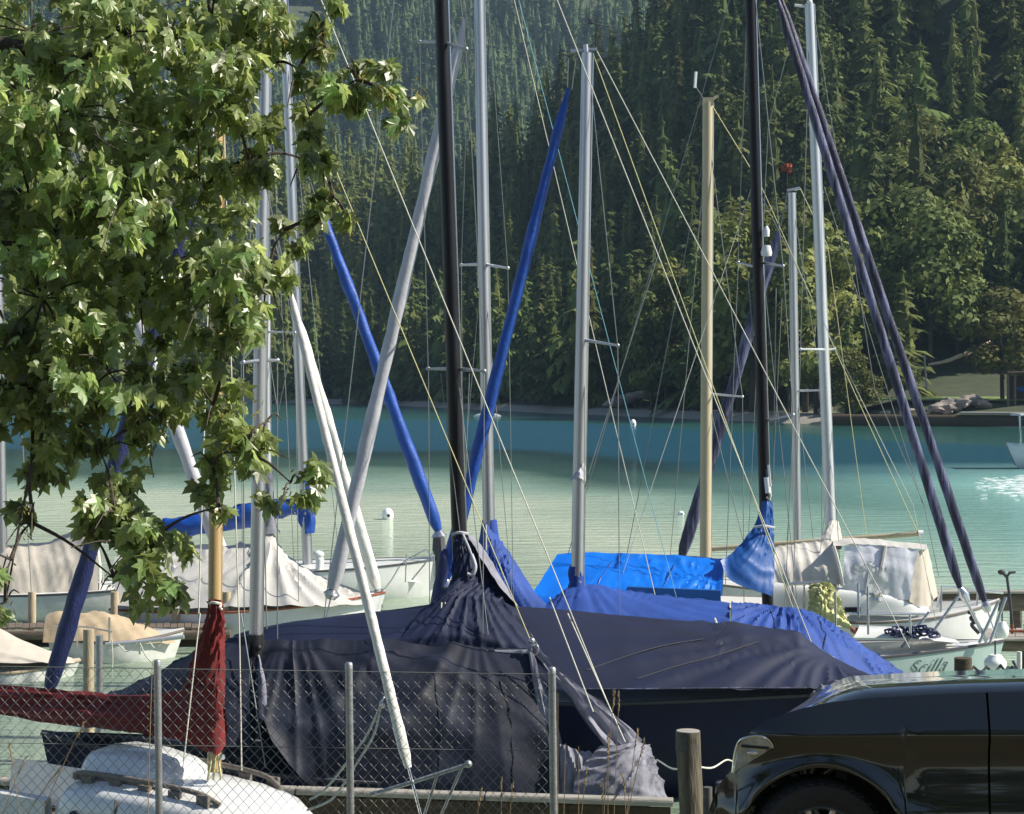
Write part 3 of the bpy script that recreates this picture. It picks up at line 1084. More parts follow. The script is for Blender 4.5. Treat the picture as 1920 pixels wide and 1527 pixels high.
# ------------------------------------------------------------------ tan covered boat and low cream dinghy, left
B = boat("tan_covered_boat", "small boat under a tan cover, moored left of the dark red sail cover", "boat", (345, 31.2), (105, 31.2), 0.42, 0.38, 1.7, "gelcoat_old", "deck_grey", stripe="teak")
R = B["root"]
obj("boat_cover", patch([[P(118, 1202, 30.4), P(200, 1203, 30.4), P(265, 1206, 30.45), P(330, 1208, 30.9)],
                         [P(125, 1165, 30.7), P(190, 1160, 30.7), P(250, 1172, 30.8), P(325, 1201, 31.0)],
                         [P(130, 1152, 31.2), P(188, 1150, 31.2), P(250, 1168, 31.2), P(325, 1200, 31.2)],
                         [P(125, 1190, 32), P(190, 1190, 32), P(260, 1195, 31.9), P(330, 1205, 31.5)]], 40, 20, [('dir', 30, 7, .05)], 12), "tan_cloth", R)
obj("spray_hood", patch([[P(80, 1205, 30.5), P(110, 1205, 30.5), P(138, 1205, 30.5)], [P(85, 1160, 30.7), P(110, 1152, 30.7), P(140, 1158, 30.7)], [P(92, 1150, 31.2), P(112, 1146, 31.2), P(140, 1152, 31.2)]], 14, 10), "tan_cloth", R)
g = MB()
for x in (120, 145, 205):
    g.tube([P(x, 1215, 30.35), P(x, 1158, 30.35)], .018, 6)
g.tube([P(100, 1172, 30.35), P(160, 1176, 30.35), P(210, 1185, 30.35)], .014, 6)
obj("rail", g, "steel", R)
obj("rail", MB().tube([P(198, 1209, 30.0), P(262, 1204, 30.0), P(345, 1194, 30.0)], .035, 8).tube([P(262, 1204, 30.0), P(262, 1226, 30.2)], .02, 6), "white_mast", R)
for k, pts in enumerate(([(209, 1200), (211, 1240), (206, 1290)], [(262, 1206), (275, 1232), (296, 1252)], [(222, 1208), (238, 1222), (256, 1206)], [(280, 1204), (292, 1216), (306, 1200)])):
    obj("hanging_rope", MB().tube(crom([P(x, y, 29.9 - .05 * k) for x, y in pts], 12), .010, 6), "rope_white", R)

B = boat("cream_dinghy", "low dinghy beneath a sloping cream cover at the edge of the jetty", "boat", (150, 29.2), (-150, 29.2), 0.22, 0.2, 1.8, "gelcoat_old", "cream_cloth", stripe="tan_cloth")
R = B["root"]
obj("boat_cover", patch([[P(-150, 1240, 28.35), P(-20, 1242, 28.35), P(70, 1243, 28.5), P(140, 1243, 29)],
                         [P(-150, 1205, 28.8), P(-20, 1195, 28.9), P(60, 1218, 29), P(135, 1238, 29.1)],
                         [P(-150, 1180, 29.3), P(-20, 1176, 29.3), P(50, 1205, 29.3), P(135, 1236, 29.2)],
                         [P(-150, 1210, 30), P(-20, 1205, 30), P(60, 1222, 29.9), P(135, 1238, 29.4)]], 40, 18, [('dir', 60, 6, .03)], 14), "cream_cloth", R)

# ------------------------------------------------------------------ sailboat with thick white mast and furled white genoa
B = boat("white_mast_sailboat", "sailboat with a thick white mast, short spreaders and royal blue cover pulled up its mast", "sailboat", (600, 25.9), (1240, 25.9), 1.0, 0.62, 1.7, "gelcoat", "gelcoat", stripe="rope_dark")
R = B["root"]
Y = 25.9
mast(R, P(919, 1140, Y), P(890, -420, Y), .155, "alu_mast", [(P(908, 496, Y), P(865, 497, Y + .5)), (P(908, 496, Y), P(952, 503, Y - .5))], sp_m="white_mast")
obj("spreader_bracket", MB().tube([P(907, 540, Y), P(906, 475, Y)], .085, 10), "alu_mast", R)
c = patch([[P(903, 1150, Y - .55), P(960, 1160, Y - .75), P(1035, 1165, Y - .8)], [P(906, 1060, Y - .35), P(950, 1085, Y - .5), P(1030, 1140, Y - .6)],
           [P(912, 978, Y - .05), P(935, 1010, Y - .05), P(1010, 1125, Y - .1)], [P(925, 1060, Y + .4), P(950, 1085, Y + .5), P(1030, 1140, Y + .5)]], 40, 36,
          [('rad', .0, .66, 8, .13)], 21)
obj("boom_cover", c, "royal_cloth", R)
obj("cover_collar", MB().tube([P(919, 1040, Y), P(918, 1000, Y), P(917, 975, Y)], [.16, .12, .095], 10, rough=.3), "royal_cloth", R)
furled(R, P(872, 35, Y), P(624, 1105, Y), .075, .105, "jib_grey", tail=P(606, 1180, Y))
stay(R, P(872, 35, Y), P(893, -80, Y), "wire", .008, "forestay")
obj("jib_sheet", MB().tube([P(860, 95, Y - .05), P(851, 55, Y - .05), P(838, 40, Y)], .012, 5), "rope_white", R)
stay(R, P(893, -300, Y), P(1236, 1150, Y), "rope_white", .006, "backstay")
stay(R, P(893, -300, Y), P(1268, 1120, Y + .1), "rope_teal", .005, "halyard")
for a, b_ in ((P(952, 503, Y - .5), P(963, 1150, Y - .7)), (P(952, 503, Y - .5), P(893, -300, Y)), (P(865, 497, Y + .5), P(868, 1100, Y + .7)), (P(865, 497, Y + .5), P(893, -300, Y)),
              (P(909, 520, Y), P(962, 1140, Y - .7)), (P(905, 480, Y), P(850, 1100, Y + .6))):
    stay(R, a, b_, "wire", .005, "shroud")
obj("flag_halyard", MB().tube([P(911, 985, Y - .3), P(911, 1070, Y - .3)], .012, 6), "rope_white", R)

# ------------------------------------------------------------------ boat with bright blue tarp and black mast, right
Y = 27.7
B = boat("blue_tarp_sailboat", "sailboat with white foredeck, black mast and shiny bright blue tarp over the cockpit", "sailboat", (1882, Y), (1000, Y), 0.72, 0.55, 2.0, "hull_green", "gelcoat", stripe="rope_dark")
R = B["root"]
hp1 = B["hp"]
mast(R, P(1440, 1150, Y), P(1402, -160, Y), .165, "black_mast", [(P(1431, 505, Y), P(1384, 492, Y + .4)), (P(1432, 790, Y), P(1487, 778, Y - .5)), (P(1429, 493, Y), P(1468, 499, Y - .5))])
obj("gooseneck", MB().tube([P(1440, 925, Y - .08), P(1437, 895, Y - .08)], .05, 8).tube([P(1444, 912, Y - .1), P(1441, 872, Y - .1)], .022, 6), "gelcoat", R)
obj("halyard_block", MB().tube([P(1437, 932, Y - .12), P(1443, 937, Y - .13), P(1445, 928, Y - .13), P(1440, 922, Y - .13)], .018, 6), "rope_white", R)
obj("radar_reflector", MB().lathe(P(1437, 474, Y - .12), [(.0, -.05), (.075, -.05), (.085, .0), (.06, .10), (.0, .11)], 10), "gelcoat", R)
obj("deck_light", MB().lathe(P(1437, 440, Y - .1), [(0, -.03), (.045, -.03), (.05, .06), (.02, .12), (0, .12)], 10), "gelcoat", R)
tarp = patch([[P(985, 1168, Y - 1.02), P(1090, 1140, Y - 1.02), P(1200, 1135, Y - 1.02), P(1352, 1138, Y - 1.0)],
              [P(994, 1120, Y - .92), P(1085, 1122, Y - .95), P(1200, 1122, Y - .95), P(1350, 1122, Y - .95)],
              [P(1045, 1040, Y - .1), P(1120, 1038, Y - .1), P(1240, 1043, Y - .1), P(1358, 1048, Y - .1)],
              [P(1050, 1041, Y + .1), P(1120, 1039, Y + .1), P(1240, 1044, Y + .1), P(1358, 1049, Y + .1)],
              [P(1010, 1110, Y + 1), P(1100, 1120, Y + 1), P(1240, 1120, Y + 1), P(1355, 1120, Y + 1)]], 80, 40,
             [('rad', .98, .46, 9, .12), ('dir', 20, 6, .012)], 31, lin=True)
obj("tarp", tarp, "bright_blue", R)
for u in (.33, .70):
    seam("seam", tarp, 80, 40, [(u - .04, .03), (u, .22), (u + .02, .42)], "mid_blue", R, .008)
obj("tarp_hem", MB().grid([[P(1168, 1128, Y - 1.05), P(1352, 1134, Y - 1.05)], [P(1176, 1101, Y - 1.05), P(1351, 1108, Y - 1.05)], [P(1176, 1099, Y - .98), P(1351, 1106, Y - .98)]]), "mid_blue", R)
mc = patch([[P(1350, 1052, Y - .5), P(1372, 1090, Y - .6), P(1448, 1118, Y - .55)], [P(1375, 1035, Y - .35), P(1400, 1055, Y - .5), P(1452, 1068, Y - .35)],
            [P(1412, 990, Y - .18), P(1425, 1000, Y - .26), P(1451, 1005, Y - .18)], [P(1427, 955, Y - .1), P(1436, 956, Y - .14), P(1449, 956, Y - .1)], [P(1429, 940, Y - .08), P(1437, 940, Y - .11), P(1447, 940, Y - .08)]], 30, 40,
           [('rad', .6, 1.0, 10, .05), ('dir', 80, 6, .02)], 33)
obj("mast_cover", mc, "mid_blue", R)
mc = patch([[P(1350, 1052, Y + .4), P(1400, 1100, Y + .5), P(1448, 1118, Y + .4)], [P(1375, 1035, Y + .3), P(1400, 1055, Y + .3), P(1452, 1068, Y + .25)],
            [P(1412, 990, Y + .18), P(1430, 1000, Y + .2), P(1451, 1005, Y + .15)], [P(1429, 940, Y + .08), P(1437, 940, Y + .1), P(1447, 940, Y + .08)]], 20, 20)
obj("mast_cover", mc, "mid_blue", R)
lashing(R, [P(1413, 989, Y - .25), P(1432, 986, Y - .32), P(1452, 990, Y - .22)], .02, "jib_grey")
# foredeck: low white coach roof, pulpit and coil of dark line
obj("coach_roof", patch([[P(1600, 1196, Y - .65), P(1700, 1198, Y - .62), P(1800, 1206, Y - .45)], [P(1610, 1178, Y - .5), P(1700, 1182, Y - .45), P(1790, 1198, Y - .3)],
                         [P(1610, 1172, Y + .1), P(1700, 1178, Y + .1), P(1790, 1196, Y + .1)], [P(1610, 1180, Y + .6), P(1700, 1186, Y + .55), P(1790, 1200, Y + .3)]], 20, 12, rough=0), "gelcoat", R)
obj("roof_hatch", MB().bar(P(1600, 1184, Y - .3), P(1640, 1188, Y - .3), .5, .06), "rust_red", R)
coil = MB()
rnd2 = random.Random(3)
for k in range(16):
    cx, cy = 1672 + k * 5.2 + rnd2.uniform(-6, 6), 1186 + rnd2.uniform(-7, 5)
    coil.tube([P(cx + 9 * cos(q) + 3 * sin(3 * q), cy + 6 * sin(q), Y - .62 + .08 * sin(q + k)) for q in [j * pi / 5 for j in range(11)]], .016, 5)
obj("rope_coil", coil, "jib_dark", R)
ps = MB()
for (a, b_) in (((1740, 1199), (1797, 1118)), ((1806, 1114), (1850, 1206)), ((1690, 1215), (1742, 1148)), ((1836, 1206), (1872, 1128)), ((1856, 1206), (1886, 1120))):
    ps.tube([P(a[0], a[1], Y - .35), P(b_[0], b_[1], Y - .3)], .022, 8)
obj("pulpit", ps, "steel", R)
gr = MB()
gr.tube([P(1592, 1151, Y - .95), P(1735, 1152, Y - .75)], .02, 8)
for (x0, y0, y1) in ((1567, 1110, 1178), (1628, 1100, 1182), (1610, 1094, 1150), (1707, 1152, 1180)):
    gr.tube([P(x0, y1 + 8, Y - .95), P(x0 - 1, y0, Y - .95)], .017, 7)
obj("guard_rail", gr, "steel", R)
furled(R, P(1452, -20, Y), P(1800, 1102, Y - .05), .060, .074, "jib_navy", swirl=.13, n=90, tail=P(1858, 1212, Y - .05))
furled(R, P(1458, -20, Y + .25), P(1846, 1128, Y + .2), .060, .072, "jib_navy", swirl=.13, n=90, tail=P(1872, 1208, Y + .05))
stay(R, P(1452, -20, Y), P(1404, -150, Y), "wire", .008, "forestay")
stay(R, P(1458, -20, Y + .25), P(1404, -155, Y), "wire", .008, "forestay")
obj("chain_wrap", MB().tube(crom([P(1815, 1148, Y - .1), P(1826, 1152, Y - .14), P(1820, 1160, Y - .08), P(1829, 1166, Y - .14), P(1822, 1172, Y - .08), P(1836, 1188, Y - .12)], 24), .028, 6), "rope_dark", R)
stay(R, P(1400, -110, Y), P(1030, 1160, Y), "wire", .006, "backstay")
stay(R, P(1420, 320, Y), P(1150, 1128, Y - .5), "rope_white", .005, "topping_lift")
stay(R, P(1422, 355, Y), P(1712, 948, Y + .1), "rope_white", .005, "halyard")
stay(R, P(1712, 948, Y + .1), P(1760, 1192, Y), "rope_white", .005, "halyard")
for a, b_ in ((P(1384, 492, Y + .4), P(1360, 1100, Y + .9)), (P(1384, 492, Y + .4), P(1405, -100, Y)), (P(1487, 778, Y - .5), P(1470, 1180, Y - .9)), (P(1468, 499, Y - .5), P(1487, 778, Y - .5)),
              (P(1431, 510, Y), P(1500, 1180, Y - .9)), (P(1404, -120, Y), P(1468, 499, Y - .5)), (P(1400, 500, Y + .1), P(1438, 895, Y - .1)), (P(1466, 560, Y - .2), P(1448, 910, Y - .1)), (P(1455, 540, Y - .2), P(1450, 900, Y - .1))):
    stay(R, a, b_, "white_mast" if a.x > 3.9 and b_.z > 3 else "wire", .008 if b_.z > 3 else .006, "shroud")
# script on the hull side
cu = bpy.data.curves.new("name_lettering", 'FONT')
cu.body = "Scilla"
cu.size = 0.31
cu.shear = 0.45
cu.extrude = 0.002
cu.offset = -0.006
dg = bpy.context.evaluated_depsgraph_get()
tmp = link(bpy.data.objects.new("name_lettering", cu))
dg.update()
me = bpy.data.meshes.new_from_object(tmp.evaluated_get(bpy.context.evaluated_depsgraph_get()))
bpy.data.objects.remove(tmp)
tx = link(bpy.data.objects.new("name_lettering", me))
mat("letter_green", (0.03, 0.07, 0.07), 0.5)
me.materials.append(M("letter_green"))
# wrap onto the hull: find the side point for each vertex
t0 = 0.775
for v in me.vertices:
    u, w = v.co.x, v.co.y
    t = t0 + (u + 0.04 * w) / B["L"]
    s = 0.27 - (w + 0.0) / 1.1
    p = hp1(t, max(.02, s), B["near"])
    v.co = p + Vector((0, -0.012 - v.co.z, 0)) - R.location
tx.parent = R

# ------------------------------------------------------------------ tan mast boat and grey mast boat behind
Y = 34.0
B = boat("tan_mast_sailboat", "sailboat with a short tan wooden mast and a long bare boom", "sailboat", (1150, Y), (1620, Y), .7, .55, 2.0, "gelcoat_old", "deck_grey", stripe="teak")
R = B["root"]
mast(R, P(1322, 1150, Y), P(1327, 192, Y), .20, "tan_mast", [(P(1333, 739, Y), P(1392, 744, Y - .6))], taper=.9, sp_m="white_mast")
obj("mast_head", MB().box(P(1319, 196, Y - .1), P(1336, 186, Y + .1)).tube([P(1330, 190, Y), P(1346, 180, Y)], .025, 6), "tan_mast", R)
obj("boom", MB().tube([P(1335, 1030, Y - .2), P(1500, 1018, Y - .5), P(1722, 1001, Y - .9)], [.045, .05, .045], 10), "tan_mast", R)
obj("boom_end", MB().tube([P(1722, 1001, Y - .9), P(1731, 1000, Y - .9)], [.06, .055], 10), "gelcoat", R)
stay(R, P(1333, 195, Y), P(1425, 345, Y - .2), "rope_yellow", .008, "halyard")
stay(R, P(1425, 345, Y - .2), P(1722, 1001, Y - .9), "rope_yellow", .007, "topping_lift")
stay(R, P(1322, 190, Y), P(1300, 155, Y), "wire", .008, "wind_vane_pole")
stay(R, P(1303, 165, Y), P(1305, 135, Y), "gelcoat", .03, "wind_vane")
for a, b_ in ((P(1392, 744, Y - .6), P(1395, 1130, Y - .9)), (P(1392, 744, Y - .6), P(1328, 250, Y)), (P(1328, 250, Y), P(1160, 1120, Y)), (P(1330, 760, Y), P(1400, 1040, Y - .8)), (P(1326, 250, Y), P(1250, 1120, Y + .8))):
    stay(R, a, b_, "wire", .007, "shroud")

Y = 37.0
B = boat("grey_mast_sailboat", "far sailboat with a slim grey mast and furled dusky blue foresail", "sailboat", (1255, Y), (1660, Y), .7, .55, 2.1, "gelcoat_old", "deck_grey", stripe="teak")
R = B["root"]
mast(R, P(1497, 1140, Y), P(1484, 362, Y), .155, "alu_mast", [(P(1494, 733, Y), P(1542, 732, Y - .6))], taper=.95, sp_m="white_mast")
obj("mast_head", MB().tube([P(1476, 358, Y), P(1500, 353, Y)], .03, 6), "alu_mast", R)
furled(R, P(1464, 425, Y), P(1278, 1045, Y), .10, .125, "jib_navy", tail=P(1262, 1130, Y))
stay(R, P(1464, 425, Y), P(1477, 358, Y), "wire", .012, "forestay")
stay(R, P(1500, 353, Y), P(1552, 462, Y - .1), "rope_yellow", .008, "backstay")
stay(R, P(1552, 462, Y - .1), P(1640, 1120, Y), "rope_yellow", .006, "backstay")
for a, b_ in ((P(1542, 732, Y - .6), P(1540, 1120, Y - .9)), (P(1542, 732, Y - .6), P(1486, 380, Y)), (P(1494, 740, Y), P(1535, 1100, Y - .9)), (P(1494, 740, Y), P(1470, 1100, Y + .9))):
    stay(R, a, b_, "wire", .007, "shroud")

# ------------------------------------------------------------------ boat with tan tent, right
Y = 31.0
B = boat("tent_cabin_sailboat", "white sailboat on the right under a pale tent with cloudy vinyl windows", "sailboat", (1874, Y), (1440, Y), .92, .72, 2.3, "gelcoat", "gelcoat", stripe="teak")
R = B["root"]
mast(R, P(1562, 1100, Y), P(1517, 8, Y), .175, "white_mast", [(P(1553, 656, Y), P(1501, 655, Y - .6)), (P(1553, 656, Y), P(1566, 654, Y + .8))], taper=.85, sp_m="white_mast")
obj("mast_head", MB().tube([P(1524, 14, Y), P(1490, 10, Y)], .022, 6).ball(P(1518, 4, Y), .05, 8), "gelcoat", R)
obj("tent_shaded_side", patch([[P(1448, 1092, Y - 1), P(1500, 1094, Y - 1), P(1578, 1096, Y - 1)], [P(1450, 1055, Y - .9), P(1500, 1055, Y - .9), P(1574, 1055, Y - .9)],
                               [P(1455, 1030, Y - .5), P(1500, 1026, Y - .5), P(1560, 1018, Y - .5)], [P(1455, 1028, Y), P(1500, 1022, Y), P(1560, 1012, Y)], [P(1455, 1060, Y + .9), P(1500, 1060, Y + .9), P(1560, 1060, Y + .9)]], 40, 24,
                              [('dir', 15, 5, .03)], 41), "tent_cloth", R)
obj("tent_peak", patch([[P(1532, 1030, Y - .5), P(1548, 1034, Y - .55), P(1578, 1030, Y - .5)], [P(1540, 1005, Y - .3), P(1556, 1004, Y - .35), P(1578, 1004, Y - .25)], [P(1554, 978, Y - .12), P(1562, 976, Y - .14), P(1572, 978, Y - .1)]], 20, 20, [('rad', .5, 1, 9, .06)], 42), "tent_cloth", R)
obj("tent_peak", patch([[P(1532, 1030, Y + .5), P(1548, 1034, Y + .55), P(1578, 1030, Y + .5)], [P(1540, 1005, Y + .3), P(1556, 1004, Y + .35), P(1578, 1004, Y + .25)], [P(1554, 978, Y + .12), P(1562, 976, Y + .14), P(1572, 978, Y + .1)]], 12, 12), "tent_cloth", R)
obj("tent_roof", patch([[P(1562, 1024, Y - .95), P(1620, 1021, Y - .95), P(1740, 1032, Y - .9)], [P(1562, 1016, Y - .5), P(1620, 1014, Y - .5), P(1738, 1025, Y - .5)], [P(1562, 1012, Y), P(1620, 1010, Y), P(1738, 1022, Y)], [P(1565, 1024, Y + .9), P(1620, 1024, Y + .9), P(1740, 1032, Y + .9)]], 30, 14, [('dir', 5, 6, .02)], 43), "white_cloth", R)
obj("window_panel", patch([[P(1578, 1110, Y - 1.02), P(1630, 1118, Y - 1.02), P(1706, 1126, Y - 1.0)], [P(1582, 1065, Y - 1), P(1640, 1068, Y - 1), P(1712, 1078, Y - .98)], [P(1584, 1024, Y - .93), P(1640, 1022, Y - .93), P(1722, 1031, Y - .9)]], 30, 20, [('dir', 10, 5, .022), ('dir', 70, 3, .012)], 44), "clear_vinyl", R)
obj("window_panel", patch([[P(1600, 1075, Y - 1.05), P(1640, 1072, Y - 1.05)], [P(1604, 1058, Y - 1.04), P(1640, 1056, Y - 1.04)]], 10, 6, [('dir', 40, 5, .03)], 46), "gelcoat", R)
obj("window_panel", patch([[P(1622, 1112, Y - 1.06), P(1670, 1112, Y - 1.05)], [P(1630, 1062, Y - 1.03), P(1662, 1064, Y - 1.03)]], 10, 8, [('dir', 40, 5, .03)], 45), "gelcoat", R)
obj("seam_tape", MB().tube(crom([P(1580, 1098, Y - 1.04), P(1572, 1060, Y - 1.02), P(1562, 1024, Y - .97)], 10), .035, 6), "white_cloth", R)
obj("seam_tape", MB().tube(crom([P(1648, 1080, Y - 1.03), P(1655, 1050, Y - 1.0), P(1660, 1024, Y - .95)], 8), .03, 6), "white_cloth", R)
obj("tent_end", patch([[P(1704, 1128, Y - 1), P(1735, 1142, Y - .8), P(1757, 1118, Y - .2)], [P(1712, 1078, Y - .97), P(1735, 1080, Y - .8), P(1750, 1080, Y - .2)], [P(1722, 1032, Y - .9), P(1735, 1031, Y - .7), P(1739, 1028, Y - .2)]], 20, 16, [('dir', 5, 5, .03)], 47), "cream_cloth", R)
obj("coaming", patch([[P(1450, 1150, Y - 1.08), P(1560, 1150, Y - 1.1), P(1700, 1156, Y - 1.0), P(1745, 1148, Y - .8)], [P(1450, 1094, Y - 1.02), P(1560, 1104, Y - 1.05), P(1680, 1120, Y - 1), P(1740, 1140, Y - .8)], [P(1450, 1092, Y - .7), P(1560, 1102, Y - .7), P(1680, 1118, Y - .7), P(1740, 1138, Y - .5)]], 30, 12, rough=.0), "gelcoat", R)
obj("cabin_window", MB().box(P(1585, 1148, Y - 1.13), P(1612, 1138, Y - 1.06)), "dark_glass", R)
g = MB()
g.tube([P(1470, 1096, Y - 1.15), P(1540, 1092, Y - 1.15)], .03, 8)
for x in (1475, 1486, 1508, 1540):
    g.tube([P(x, 1150, Y - 1.15), P(x, 1094, Y - 1.15)], .02, 6)
obj("guard_rail", g, "steel", R)
g = MB()
g.tube([P(1757, 1140, Y - .6), P(1764, 1100, Y - .5), P(1840, 1108, Y - .3), P(1880, 1112, Y)], .022, 6)
g.tube([P(1764, 1150, Y - .55), P(1764, 1100, Y - .5)], .022, 6)
g.tube([P(1830, 1150, Y - .3), P(1834, 1108, Y - .3)], .018, 6)
obj("guard_rail", g, "steel", R)
obj("winch", MB().lathe(P(1645, 1120, Y - 1.06), [(.0, -.05), (.07, -.05), (.05, 0), (.07, .05), (0, .05)], 10), "steel", R)
for a, b_ in ((P(1501, 655, Y - .6), P(1487, 1120, Y - 1.05)), (P(1501, 655, Y - .6), P(1518, 30, Y)), (P(1525, 20, Y), P(1640, 730, Y - .2)), (P(1640, 730, Y - .2), P(1732, 945, Y)), (P(1560, 850, Y), P(1530, 1100, Y - 1)),
              (P(1545, 350, Y), P(1730, 945, Y)), (P(1558, 780, Y), P(1577, 1100, Y - .6)), (P(1498, 12, Y), P(1440, 240, Y + .4)), (P(1440, 240, Y + .4), P(1400, 1080, Y + .9))):
    stay(R, a, b_, "wire", .006, "shroud")
stay(R, P(1732, 945, Y), P(1760, 1080, Y), "wire", .006, "shroud")

yc = patch([[P(1512, 1148, Y - 1.35), P(1540, 1165, Y - 1.4), P(1600, 1182, Y - 1.4)], [P(1518, 1125, Y - 1.25), P(1545, 1130, Y - 1.4), P(1585, 1150, Y - 1.35)], [P(1516, 1098, Y - 1.18), P(1540, 1092, Y - 1.25), P(1562, 1100, Y - 1.18)]], 30, 30,
           [('rad', .4, 1.0, 9, .22), ('dir', 70, 6, .06)], 51)
o = obj("sail_bag", yc, "yellow_cloth")
tag(o, "crumpled yellow-green cloth hung over the rail beneath the pale tent", "cloth")

# ------------------------------------------------------------------ grey mast boat with royal cover (centre)
Y = 23.8
B = boat("royal_cover_sailboat", "sailboat under a royal blue cover with a silver mast topped by a wind vane", "sailboat", (818, Y), (1690, Y), .95, .72, 2.1, "hull_dark", "deck_grey", stripe="rope_dark")
R = B["root"]
mast(R, P(1081, 1160, Y), P(1100, 100, Y), .16, "alu_mast", [(P(1090, 637, Y), P(1158, 648, Y - .45))], taper=.8)
obj("mast_head", MB().tube([P(1070, 96, Y), P(1120, 92, Y)], .018, 6).tube([P(1099, 98, Y), P(1098, 84, Y)], [.035, .03], 8), "alu_mast", R)
wv = MB().tube([P(1117, 94, Y), P(1122, 48, Y)], .007, 5).tube([P(1104, 42, Y), P(1145, 51, Y)], .007, 5)
wv.add([P(1102, 34, Y), P(1104, 46, Y), P(1116, 45, Y), P(1102, 34, Y + .01), P(1104, 46, Y + .01), P(1116, 45, Y + .01)], [(0, 1, 2), (5, 4, 3)])
obj("wind_vane", wv, "rope_dark", R)
furled(R, P(1066, 165, Y), P(836, 1085, Y), .06, .09, "jib_blue", tail=P(822, 1200, Y))
furled(R, P(836, 1030, Y - .02), P(815, 1170, Y - .02), .07, .1, "jib_dark", name="sail_end", n=14)
for q in (0, 14):
    stay(R, P(1064 + q * .6, 168, Y), P(1066 + q, 110, Y), "rope_white", .006, "sail_tie")
rdg = [P(1060, 1115, Y), P(1090, 1098, Y), P(1180, 1112, Y), P(1300, 1125, Y), P(1370, 1132, Y), P(1440, 1138, Y), P(1508, 1148, Y)]
cv = patch([[P(1000, 1195, Y - 1), P(1080, 1190, Y - 1.05), P(1200, 1192, Y - 1.05), P(1368, 1190, Y - 1.05)],
            [P(1010, 1160, Y - .8), P(1085, 1150, Y - .85), P(1200, 1158, Y - .85), P(1368, 1162, Y - .85)],
            [P(1030, 1128, Y - .2), P(1085, 1102, Y - .15), P(1200, 1118, Y - .2), P(1368, 1133, Y - .2)],
            [P(1035, 1125, Y), P(1090, 1096, Y), P(1200, 1112, Y), P(1368, 1130, Y)], [P(1030, 1165, Y + .9), P(1100, 1150, Y + .9), P(1200, 1150, Y + .9), P(1368, 1160, Y + .9)]], 70, 34,
           [('rad', .16, .72, 8, .10)], 61, lin=True)
obj("boom_cover", cv, "royal_cloth", R)
cv = patch([[P(1372, 1176, Y - 1.08), P(1500, 1200, Y - 1.0), P(1600, 1258, Y - .8), P(1690, 1290, Y - .4)],
            [P(1371, 1150, Y - .7), P(1490, 1168, Y - .7), P(1600, 1225, Y - .6), P(1700, 1280, Y - .3)],
            [P(1371, 1134, Y - .15), P(1450, 1140, Y - .15), P(1520, 1152, Y - .15), P(1600, 1205, Y - .1), P(1692, 1262, Y - .05)],
            [P(1371, 1133, Y + .1), P(1450, 1139, Y + .1), P(1520, 1150, Y + .1), P(1600, 1203, Y + .1), P(1692, 1262, Y + .05)],
            [P(1371, 1165, Y + .9), P(1500, 1175, Y + .9), P(1600, 1235, Y + .7), P(1690, 1285, Y + .3)]], 80, 40,
           [('rad', .28, .62, 9, .20)], 62, lin=True)
obj("cockpit_cover", cv, "royal_cloth", R)
for u in (.22, .48):
    seam("seam", cv, 80, 40, [(u, .03), (u - .02, .25), (u - .03, .44)], "jib_dark", R, .007)
obj("cover_collar", MB().tube(crom([P(1083, 1135, Y), P(1082, 1100, Y), P(1081, 1078, Y), P(1081, 1062, Y)], 10), [.2, .18, .16, .14, .12, .11, .1, .1, .095, .09, .09], 12, rough=.3), "royal_cloth", R)
ph = patch([[P(1066, 903, Y - .15), P(1084, 897, Y - .22), P(1099, 902, Y - .1)], [P(1078, 889, Y - .16), P(1085, 886, Y - .2), P(1098, 884, Y - .12)], [P(1085, 878, Y - .12), P(1090, 872, Y - .16), P(1096, 866, Y - .12)]], 12, 10, [('dir', 40, 5, .02)], 64)
obj("tied_rag", ph, "jib_grey", R)
stay(R, P(1119, 96, Y), P(1705, 1215, Y), "rope_white", .0065, "backstay")
stay(R, P(1113, 104, Y), P(1490, 1150, Y - .1), "rope_yellow", .0065, "topping_lift")
for a, b_ in ((P(1158, 648, Y - .45), P(1162, 1190, Y - 1)), (P(1158, 648, Y - .45), P(1106, 140, Y)), (P(1096, 640, Y), P(1095, 1100, Y - .4)), (P(1076, 1000, Y + .2), P(1103, 890, Y - .1)), (P(1103, 890, Y - .1), P(1240, 460, Y + .3))):
    stay(R, a, b_, "wire", .006, "shroud")
lashing(R, [P(1340, 1160, Y - .95), P(1347, 1178, Y - 1.1), P(1356, 1186, Y - 1.1)], .014)

